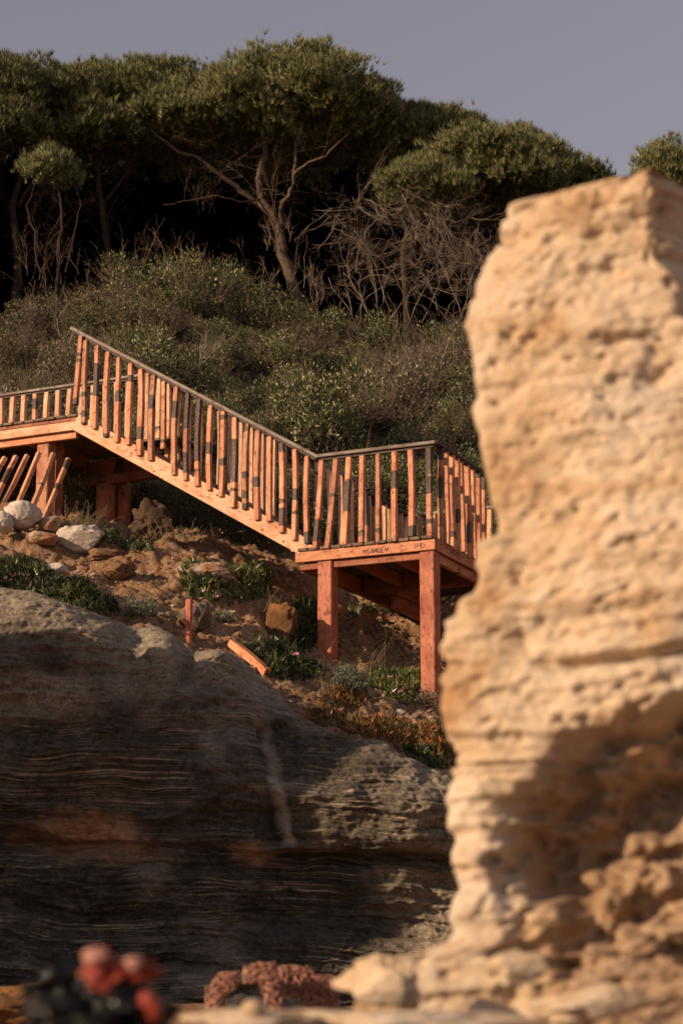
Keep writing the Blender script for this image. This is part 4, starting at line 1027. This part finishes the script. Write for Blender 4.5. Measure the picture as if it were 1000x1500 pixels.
c = P(292, 530, 26.6); dead_thing('dead_branches', c, [(.3, -.2, 1), (.7, -.1, .6), (.1, -.2, 1), (.9, 0, .3), (.5, 0, .9), (1, 0, .12)], .42, .009, 'bundle of bare pale dead branches above the staircase rail', 3, depth=2, spread=.45)
c = P(96, 508, 26.3); dead_thing('dead_branches', c, [(-.3, -.2, 1), (.2, -.1, 1), (.6, 0, .6)], .35, .011, 'small dead snag standing left of the stair top', 5, depth=2)
c = P(650, 520, 28); dead_thing('dead_branches', c, [(.9, -.2, .2), (-.8, -.2, .2), (.3, -.3, 1)], .45, .008, 'pale dead twig lying across the shrubs beside the stack', 6, depth=2)

# ------------------------------------------------------------------ pines
def puffs_mesh(centers, n_t, nb, L, Wd, spread, seed, core=False):
    """each puff (x,y,z,r): tufts of needles over its upper shell"""
    rg = np.random.default_rng(seed); Pn, Dn = [], []
    for (cx, cy, cz, r) in centers:
        m = int(n_t * (r / .35) ** 2); q = rg.normal(0, 1, (m, 3)); q /= np.linalg.norm(q, axis=1, keepdims=True)
        q[:, 2] = np.where(q[:, 2] < -.35, -q[:, 2], q[:, 2])
        rr = r * (1 + .42 * fbm(q[:, 0] * 2.9 + cx * 3, q[:, 1] * 2.4 + cz, q[:, 2] * 2.4, 2, seed))[:, None] * (1 - .22 * rg.random((m, 1)) ** 2)
        Pn.append(q * rr * [1.15, 1.1, .66] + [cx, cy, cz]); Dn.append(q * .55 + [0, 0, .9])
    return blades(np.concatenate(Pn), np.concatenate(Dn), nb, L, Wd, spread, rg)
def crown_puffs(px, py, rx, ry, D_, n, seed, rmin=.17, rmax=.40, flat=.0):
    """puffs over the upper and front shell of an umbrella crown seen at (px,py)"""
    rg = np.random.default_rng(seed); k = D_ / FPX; c = P(px, py, D_); out = []
    Rx, Rz_ = rx * k, ry * k; Ry = Rx * .85
    for i in range(int(n * 1.7)):
        a = rg.uniform(0, 6.283); u = rg.uniform(-.30, 1.0); h = math.sqrt(max(0, 1 - max(u, 0) ** 2)); s_ = rg.uniform(.76, 1.06) if i < n * 1.2 else rg.uniform(.3, .72)
        x = Rx * h * math.cos(a) * s_; y = Ry * h * math.sin(a) * s_; z = Rz_ * (u * 1.0) * s_ + rg.normal(0, .07)
        r = rg.uniform(rmin, rmax); out.append((c.x + x * (1 - r / Rx * .4), D_ + y, c.z + z - r * .45, r))
    return out
def pine(label, crowns, trunks, seed, D_, twigs=60, grp=None, nt=110, nb=11, name='pine_tree', mat='needles', limb_r=.1, twig_L=.8, barkm='bark_shaded'):
    base = trunks[0][0][0]; bp = P(base[0], base[1], D_); g = gz(bp.x, D_); loc = Vector((bp.x, D_, g)); root = empty(name, loc); tag(root, label, 'tree', grp)
    rnd = random.Random(seed); ctr = []
    for i, cdef in enumerate(crowns): ctr += crown_puffs(*cdef[:4], cdef[4], cdef[5], seed * 31 + i, *(cdef[6:8] if len(cdef) > 6 else ()))
    v, f = puffs_mesh(ctr, nt * 1.15, nb + 2, .125, .0105, .40, seed)
    rg2 = np.random.default_rng(seed + 500); cc = np.array(ctr); idx = rg2.integers(0, len(cc), 260); top_ = cc[idx, :3] + rg2.normal(0, 1, (260, 3)) * cc[idx, 3:4] * [.6, .6, .15] + np.stack([0 * idx, 0 * idx, cc[idx, 3] * .72], 1)
    v2, f2 = blades(top_, np.tile([[0, 0, 1.0]], (260, 1)), 26, .17, .010, .38, rg2)
    f = np.concatenate([f, f2 + len(v)]); v = np.concatenate([v, v2])
    link('crown', mesh_np('crown', v - np.array(loc), f, 3), M[mat], root)
    T = Tubes(); ends = []
    for j, (pts, r0, r1, *dd) in enumerate(trunks):
        dd = dd[0] if dd else [0] * len(pts)
        w3 = [P(a, b, D_ + e) - loc for (a, b), e in zip(pts, dd)]
        if j == 0: w3[0].z = min(w3[0].z, -.1)
        # smooth and gnarl
        fine = []
        for i in range(len(w3) - 1):
            for t_ in (0, .33, .66): 
                q = w3[i].lerp(w3[i + 1], t_); fine.append(q + Vector((rnd.gauss(0, .015), rnd.gauss(0, .02), rnd.gauss(0, .01))))
        fine.append(w3[-1]); T.add(fine, r0, r1, 8 if r0 > .05 else 5)
        for q in fine[len(fine) // 3:]: ends.append((q, (w3[-1] - w3[0]).normalized(), max(r1, r0 * .3)))
    link('trunk', T.mesh('trunk'), M[barkm], root)
    B_ = Tubes()
    for k in range(twigs):                                     # limbs climbing from the trunks into the crown
        q, d, r = rnd.choice(ends); tgt = Vector(rnd.choice(ctr)[:3]) - loc; dv = tgt - q
        if dv.length > 1.7: dv = dv.normalized() * 1.7
        L_ = dv.length * .55
        branchy(B_, q, (dv.normalized() + Vector((rnd.gauss(0, .3), rnd.gauss(0, .3), -.1))), max(.3, L_), min(.011, r * .3), 3, 3, .55, .2, 0, .12, .55, rng=rnd)
    link('branch', B_.mesh('branch'), M[barkm], root)
    return root
DT = 34.0
pine('big umbrella pine with a leaning forked trunk and high domed crown', [(440, 165, 152, 94, DT, 110), (300, 150, 60, 40, DT + .8, 18), (590, 215, 60, 60, DT + 1, 20), (400, 215, 130, 40, DT + 1.2, 26), (350, 165, 75, 55, DT - .4, 26), (250, 170, 62, 40, DT - .3, 20), (520, 180, 85, 60, DT, 24)],
     barkm='bark', trunks=[([(452, 452), (428, 412), (412, 372), (410, 338), (398, 312), (382, 296)], .115, .085),
      ([(382, 296), (378, 262), (388, 225), (386, 190), (400, 165)], .075, .035),
      ([(386, 300), (352, 278), (330, 262), (296, 236), (262, 222), (228, 200), (215, 178)], .055, .02, [0, -.1, -.2, -.3, -.4, -.4, -.3]),
      ([(410, 335), (414, 296), (432, 268), (430, 222), (440, 180)], .05, .025, [0, -.2, -.3, -.3, -.2]),
      ([(431, 255), (452, 238), (478, 228), (500, 205), (512, 190)], .035, .014, [-.3, -.5, -.6, -.5, -.4]),
      ([(384, 292), (350, 296), (318, 288), (280, 292), (240, 300)], .02, .006, [0, -.4, -.6, -.7, -.8])], seed=4, D_=DT, twigs=46)
pine('dark pine at the left picture edge with layered crown', [(20, 150, 105, 62, DT - .6, 52), (85, 165, 75, 62, DT + .8, 30), (10, 185, 60, 36, DT - 1.2, 16)],
     [([(20, 440), (28, 380), (18, 300), (40, 240), (20, 200)], .09, .03), ([(28, 300), (60, 250), (80, 190)], .04, .015)], 5, DT - .3, twigs=26)
pine('flat topped pine between the left edge pine and the big pine', [(155, 150, 95, 58, DT + .2, 54), (235, 140, 70, 48, DT + .8, 30), (120, 215, 90, 40, DT + 1.2, 22), (260, 215, 80, 40, DT + 1.2, 18), (140, 180, 50, 30, DT - .6, 12)],
     [([(150, 440), (160, 380), (150, 300), (140, 230), (160, 180)], .08, .03), ([(152, 300), (190, 250), (210, 200)], .035, .012)], 6, DT + .2, twigs=26)
pine('low pine sloping down to the right of the big pine', [(620, 222, 70, 55, DT + .6, 34), (560, 205, 60, 50, DT + .6, 22), (655, 205, 62, 36, DT + .9, 22), (700, 228, 50, 34, DT + .9, 16), (612, 192, 48, 34, DT + .7, 16), (660, 190, 56, 30, DT + .7, 16), (745, 215, 50, 28, DT + .9, 12), (640, 290, 90, 50, DT + 1.4, 26), (770, 290, 70, 45, DT + 1.4, 18)],
     [([(600, 450), (590, 380), (605, 300), (620, 240)], .08, .03), ([(600, 320), (570, 270), (560, 220)], .035, .012)], 7, DT + .6, twigs=26)
pine('bushy pine with spreading crown right above the dead branches', [(715, 252, 112, 62, DT - .6, 62), (620, 272, 62, 36, DT - 1.2, 22), (690, 250, 60, 50, DT, 12)],
     [([(700, 470), (690, 400), (700, 330), (715, 270)], .08, .03), ([(694, 380), (640, 320), (610, 285)], .04, .012)], 8, DT - .4, twigs=40)
pine('pine top just behind the left shoulder of the rock stack', [(815, 268, 62, 34, DT + .8, 20), (852, 266, 32, 16, DT + .8, 9)],
     [([(830, 470), (820, 380), (815, 290)], .07, .03)], 9, DT + .8, twigs=12)
pine('separate rounded pine in the distance right of the rock stack', [(985, 262, 58, 48, DT + 3, 30), (1010, 300, 60, 50, DT + 3, 14)],
     [([(990, 470), (985, 380), (985, 280)], .07, .03)], 10, DT + 3, twigs=14)
pine('small young pine tuft standing in front of the dark trees at the left', [(72, 256, 40, 16, DT - 2.2, 10, .10, .20), (105, 268, 22, 8, DT - 2.0, 4, .08, .13)],
     [([(82, 400), (88, 350), (92, 310), (85, 275)], .035, .014), ([(60, 400), (48, 340), (40, 300), (52, 268)], .02, .008), ([(95, 400), (110, 340), (118, 300), (110, 272)], .016, .008)], 11, DT - 2.2, twigs=22)
# dense dark evergreens standing behind the pines, foliage down to the ground
ORD = 'first second third fourth fifth sixth seventh eighth ninth tenth eleventh twelfth thirteenth fourteenth fifteenth sixteenth seventeenth eighteenth nineteenth twentieth'.split()
rg = np.random.default_rng(77)
for i, px in enumerate(range(-140, 1160, 72)):
    D_ = 37.5 + rg.uniform(-.5, .8); topy = np.interp(px, [-200, 60, 300, 440, 600, 720, 860, 930, 1000, 1200], [200, 190, 190, 170, 250, 285, 320, 345, 330, 330]); c = P(px, topy, D_); g = gz(c.x, D_)
    root = empty('evergreen_tree', (c.x, D_, g)); tag(root, 'dark evergreen closing the gap behind the pines, ' + ORD[i] + ' from the left', 'tree', 'dark evergreens behind the pines')
    h = c.z - g; n = 9000; q = rg.normal(0, 1, (n, 3)); q /= np.linalg.norm(q, axis=1, keepdims=True); rr = rg.uniform(.3, 1, (n, 1)) ** .6
    pos = q * rr * np.array([1.0, .8, h * .56]) * (1 + .2 * fbm(q[:, 0] * 3, q[:, 1] * 3, q[:, 2] * 3, 3, i))[:, None] + [0, 0, h * .47]
    v, f = leaves(pos, q + rg.normal(0, .8, q.shape), .20, .14, rg)
    link('crown', mesh_np('crown', v, f, 4), M['needles_shaded'], root)
    T = Tubes(); T.add([(0, 0, -.2), (.05, 0, h * .4), (0, 0, h * .8)], .09, .03, 6); link('trunk', T.mesh('trunk'), M['bark_shaded'], root)
# trees of the same wood beyond the left edge
for i, (x, y) in enumerate([(-8.6, 32.0), (-10.6, 30.0), (-9.2, 34.5), (-12.5, 32.5)]):
    g = gz(x, y); root = empty('evergreen_tree', (x, y, g)); tag(root, 'broad evergreen tree beyond the left edge, ' + ['nearest to the pines', 'nearest to the beach', 'farthest back', 'farthest from the pines'][i], 'tree', 'evergreens beyond the left edge')
    n = 9000; q = rg.normal(0, 1, (n, 3)); q /= np.linalg.norm(q, axis=1, keepdims=True); pos = q * rg.uniform(.5, 1, (n, 1)) ** .6 * np.array([1.5, 1.4, 2.6]) + [0, 0, 2.4]
    v, f = leaves(pos, q + rg.normal(0, .8, q.shape), .2, .12, rg); link('crown', mesh_np('crown', v, f, 4), M['needles_shaded'], root)
    T = Tubes(); T.add([(0, 0, -.2), (.05, 0, 1.6), (0, 0, 4)], .12, .04, 6); link('trunk', T.mesh('trunk'), M['bark_shaded'], root)
# dead grey thicket hanging right of the trunk
T = Tubes(); rnd = random.Random(5); c = P(610, 455, 32.6); g0 = Vector((c.x, 32.6, gz(c.x, 32.6)))
starts = [((505, 320), (.5, -.2, .1)), ((455, 350), (1, -.2, -.1)), ((540, 300), (.4, -.3, -.6)), ((580, 290), (.5, -.3, -.5)), ((620, 290), (.6, -.3, -.4)), ((560, 380), (1, -.3, -.1)), ((600, 420), (1, -.2, .25)), ((520, 400), (.7, -.3, .5)), ((640, 330), (.3, -.3, -.8)), ((680, 330), (0, -.3, -.9)), ((600, 340), (.3, -.3, -.6)), ((660, 380), (.3, -.3, -.4))]
for (px, py), d in starts:
    for _ in range(6):
        b = P(px + rnd.gauss(0, 16), py + rnd.gauss(0, 14), 32.6 + rnd.gauss(0, .35)) - g0; branchy(T, b, Vector(d) + Vector((rnd.gauss(0, .35), rnd.gauss(0, .3), rnd.gauss(0, .35))), rnd.uniform(.5, .85), .0065, 4, 3, .5, .2, -.02, .03, .62, rng=rnd)
for k in range(16):
    x = rnd.uniform(490, 690); b = P(x, 455 + rnd.uniform(0, 25), 32.6 + rnd.uniform(-.3, .5)) - g0; branchy(T, b, (rnd.gauss(0, .4), -.1, 1), rnd.uniform(.7, 1.1), .010, 3, 3, .5, .18, 0, .1, .6, rng=rnd)
o = link('dead_thicket', T.mesh('dead_thicket'), M['deadwood'], None, g0); tag(o, 'tangled grey dead branches of a dried shrub right of the big pine trunk', 'dead shrub')
# bare brushwood at the left in front of the dark
def brush(px0, px1, py, D_, n, L, label, seed, r=.008, mat='twig', lean=0.0):
    T = Tubes(); rnd = random.Random(seed); cx = P((px0 + px1) / 2, py, D_); g = Vector((cx.x, D_, gz(cx.x, D_)))
    for _ in range(n):
        b = P(rnd.uniform(px0, px1), py + rnd.uniform(-10, 25), D_ + rnd.uniform(-.3, .3)) - g
        branchy(T, b, (rnd.gauss(lean, .3), rnd.gauss(-.1, .2), 1), L * rnd.uniform(.6, 1.1), r, 3, 3, .5, .14, 0, .25, .58, rng=rnd)
    o = link('bare_shrub', T.mesh('bare_shrub'), M[mat], None, g); tag(o, label, 'dead shrub'); return o
brush(20, 120, 400, DT - 2.4, 12, .7, 'bare reddish brushwood under the small young pine', 1, mat='bark')
brush(360, 470, 430, DT - .9, 14, .55, 'fine dead twigs around the base of the big pine', 2)
brush(385, 430, 350, DT - .4, 9, .28, 'short pale dead twigs sprouting from the big pine trunk', 3, .007)
brush(180, 240, 400, DT - .5, 8, .7, 'thin bare saplings in the dark left of the big pine', 4, .008, 'bark')
brush(640, 760, 380, DT - 1.6, 12, .55, 'reddish bare twigs below the spreading pine', 6, .009, 'bark')
brush(270, 330, 300, DT - .2, 9, .5, 'bare twigs hanging in the dark under the long left limb', 7, .008, 'bark', .2)

# ------------------------------------------------------------------ things on the beach in front
T = Tubes(); rnd = random.Random(9)
def net_bundle(label, path, D_, seed, n=34, r=.0062, puff=.042, mat=None):
    T = Tubes(); rnd = random.Random(seed); w3 = [P(a, b, D_) for a, b in path]; c = w3[0].copy()
    for k in range(n):
        pts = []
        m = 44; ph = [rnd.uniform(0, 6.28) for _ in range(6)]
        fr = [rnd.uniform(7, 48) for _ in range(3)]
        for i in range(m + 1):
            t_ = i / m * (len(w3) - 1); j = min(int(t_), len(w3) - 2); q = w3[j].lerp(w3[j + 1], t_ - j); s_ = i / m
            am = puff * (.35 + .65 * abs(math.sin(3.1 * s_ * 2 + ph[0] * .2)))
            pts.append(q - c + Vector((math.sin(fr[0] * s_ + ph[0]) * am, math.sin(fr[1] * s_ + ph[1]) * am * .8, math.sin(fr[2] * s_ + ph[2]) * am)))
        T.add(pts, r * rnd.uniform(.6, 1.1), r * .6, 4)
    o = link('fishing_net', T.mesh('fishing_net'), mat, None, c); tag(o, label, 'net'); return o
M['net'] = flat_mat('orange_net', (.42, .21, .14), .8, (.20, .085, .06), 30)
M['net_green'] = flat_mat('green_cord', (.05, .12, .09), .8, (.03, .07, .05), 40)
DN = 10.2
_nb0 = net_bundle
def net_bundle(*a, **k): return _nb0(*a, **k, mat=M['net'])
net_bundle('bunched salmon fishing net, left strand climbing to the dark hollow', [(318, 1478), (312, 1455), (330, 1440), (342, 1432)], DN, 1)
net_bundle('knotted salmon fishing net with the highest loop in the middle', [(402, 1480), (400, 1452), (386, 1424), (366, 1430), (392, 1420), (406, 1446)], DN - .2, 2, 34)
net_bundle('lumpy heap of salmon fishing net at the right of the net tangle', [(425, 1436), (445, 1440), (468, 1452), (478, 1475)], DN, 3, 34, puff=.075)
T = Tubes()
for k in range(3):
    pts = [P(340 + 9 * i, 1432 + 6 * math.sin(i * .9 + k) - (i == 4) * 5, DN + .1) for i in range(12)]; T.add(pts, .006, .006, 5)
o = link('green_cord', T.mesh('green_cord'), M['net_green']); tag(o, 'thin green cord threaded through the fishing nets', 'cord')
def gloss(name, c, rough):
    m, nt_, b = new_mat(name); B = NB(nt_); n = B.noise(B.coord(), 9, 3)
    b.inputs['Base Color'].default_value = (*c, 1); b.inputs['Roughness'].default_value = rough; b.inputs['Specular IOR Level'].default_value = .3
    B.bump(n, .5, .02, b); return m
M['black_plastic'] = gloss('black_plastic', (.004, .004, .004), .14)
M['red_plastic'] = gloss('red_plastic', (.26, .04, .02), .25)
M['grey_dark'] = stone_mat('dark_hollow_stone', (.05, .04, .035), (.025, .02, .017))
def blobmesh(name, rad, seed, rough=.2, sub=4, fr=1.6):
    v, f = ICO[sub]; d = 1 + rough * fbm(v[:, 0] * fr + seed, v[:, 1] * fr, v[:, 2] * fr, 3, seed); return mesh_np(name, v * d[:, None] * np.array(rad), f, 3, True)
DB = 4.1; kb = DB / FPX
bag = empty('rubbish_bag', P(150, 1488, DB)); tag(bag, 'glossy black rubbish bag slumped at the bottom left, out of focus', 'bag')
link('bag_body', blobmesh('bag_body', (100 * kb, 90 * kb, 52 * kb), 3, .35, 5, 2.2), M['black_plastic'], bag, (0, 0, -8 * kb))
link('bag_neck', blobmesh('bag_neck', (52 * kb, 40 * kb, 42 * kb), 6, .4, 4, 2.6), M['black_plastic'], bag, (-58 * kb, .01, 22 * kb))
fl = empty('plastic_float', P(162, 1424, DB)); tag(fl, 'red plastic float with pale painted highlights lying on the black bag', 'float')
link('float_body', blobmesh('float_body', (25 * kb, 22 * kb, 34 * kb), 1, .35, 4, 2.4), M['red_plastic'], fl, (-16 * kb, 0, -2 * kb))
link('float_arm', blobmesh('float_arm', (36 * kb, 18 * kb, 15 * kb), 2, .45, 4, 3.0), M['red_plastic'], fl, (28 * kb, 0, 2 * kb))
M['cap'] = gloss('highlight_plastic', (.50, .24, .18), .25)  # painted highlights: paler lumps stand in for shine on the float
link('float_highlight', blobmesh('float_highlight', (17 * kb, 15 * kb, 12 * kb), 5, .3), M['cap'], fl, (-20 * kb, -.03, 22 * kb))
link('float_highlight', blobmesh('float_highlight', (12 * kb, 12 * kb, 9 * kb), 7, .3), M['cap'], fl, (34 * kb, -.03, 12 * kb))
link('float_stem', blobmesh('float_stem', (17 * kb, 15 * kb, 30 * kb), 4, .1), M['red_plastic'], fl, (-8 * kb, -.01, -34 * kb))
sf = link('plastic_float', blobmesh('plastic_float', (13 * kb, 12 * kb, 22 * kb), 8, .15), M['red_plastic'], None, P(222, 1475, DB - .1)); sf.rotation_euler = (0, R(-30), 0); tag(sf, 'small red float at the right side of the black bag', 'float')
# near-black rock behind the nets, pale rubble in front
def bigrock(px, py, wp, hp, D_, mat, label, seed, rough=.35, cut=6, name='boulder', cat='boulder'):
    k = D_ / FPX; me = rock_mesh(name, 5, (wp * k / 2, wp * k / 2.6, hp * k / 2), seed, rough, cut); o = link(name, me, mat if not isinstance(mat, str) else M[mat], None, P(px, py, D_)); tag(o, label, cat); return o
SM = stk.data.materials[0]
bigrock(400, 1500, 250, 100, 13.6, 'grey_dark', 'blackish boulder behind the fishing nets', 41)
bigrock(10, 1475, 190, 70, 13.5, 'orange_stone', 'ochre boulder at the bottom left corner behind the black bag', 43)
bigrock(560, 1505, 460, 50, 5.6, SM, 'low slab of pale rock at the foot of the stack', 45, .3, 4)
bigrock(365, 1496, 190, 34, 5.3, SM, 'flat pale beach stone left of the stack foot, out of focus', 47, .3, 3)
bigrock(372, 1478, 34, 24, 5.2, SM, 'small rounded pale pebble on the beach slab', 49, .15, 2)
bigrock(560, 1440, 110, 66, 6.0, SM, 'rounded knob of sandstone at the left foot of the stack', 51, .4, 5)
bigrock(760, 1418, 90, 50, 5.7, SM, 'pale angular block lying in front of the hollow in the stack', 53, .4, 7)
bigrock(880, 1470, 160, 46, 5.4, SM, 'low sandstone block at the bottom right corner', 55, .4, 7)
bpy.context.view_layer.update()
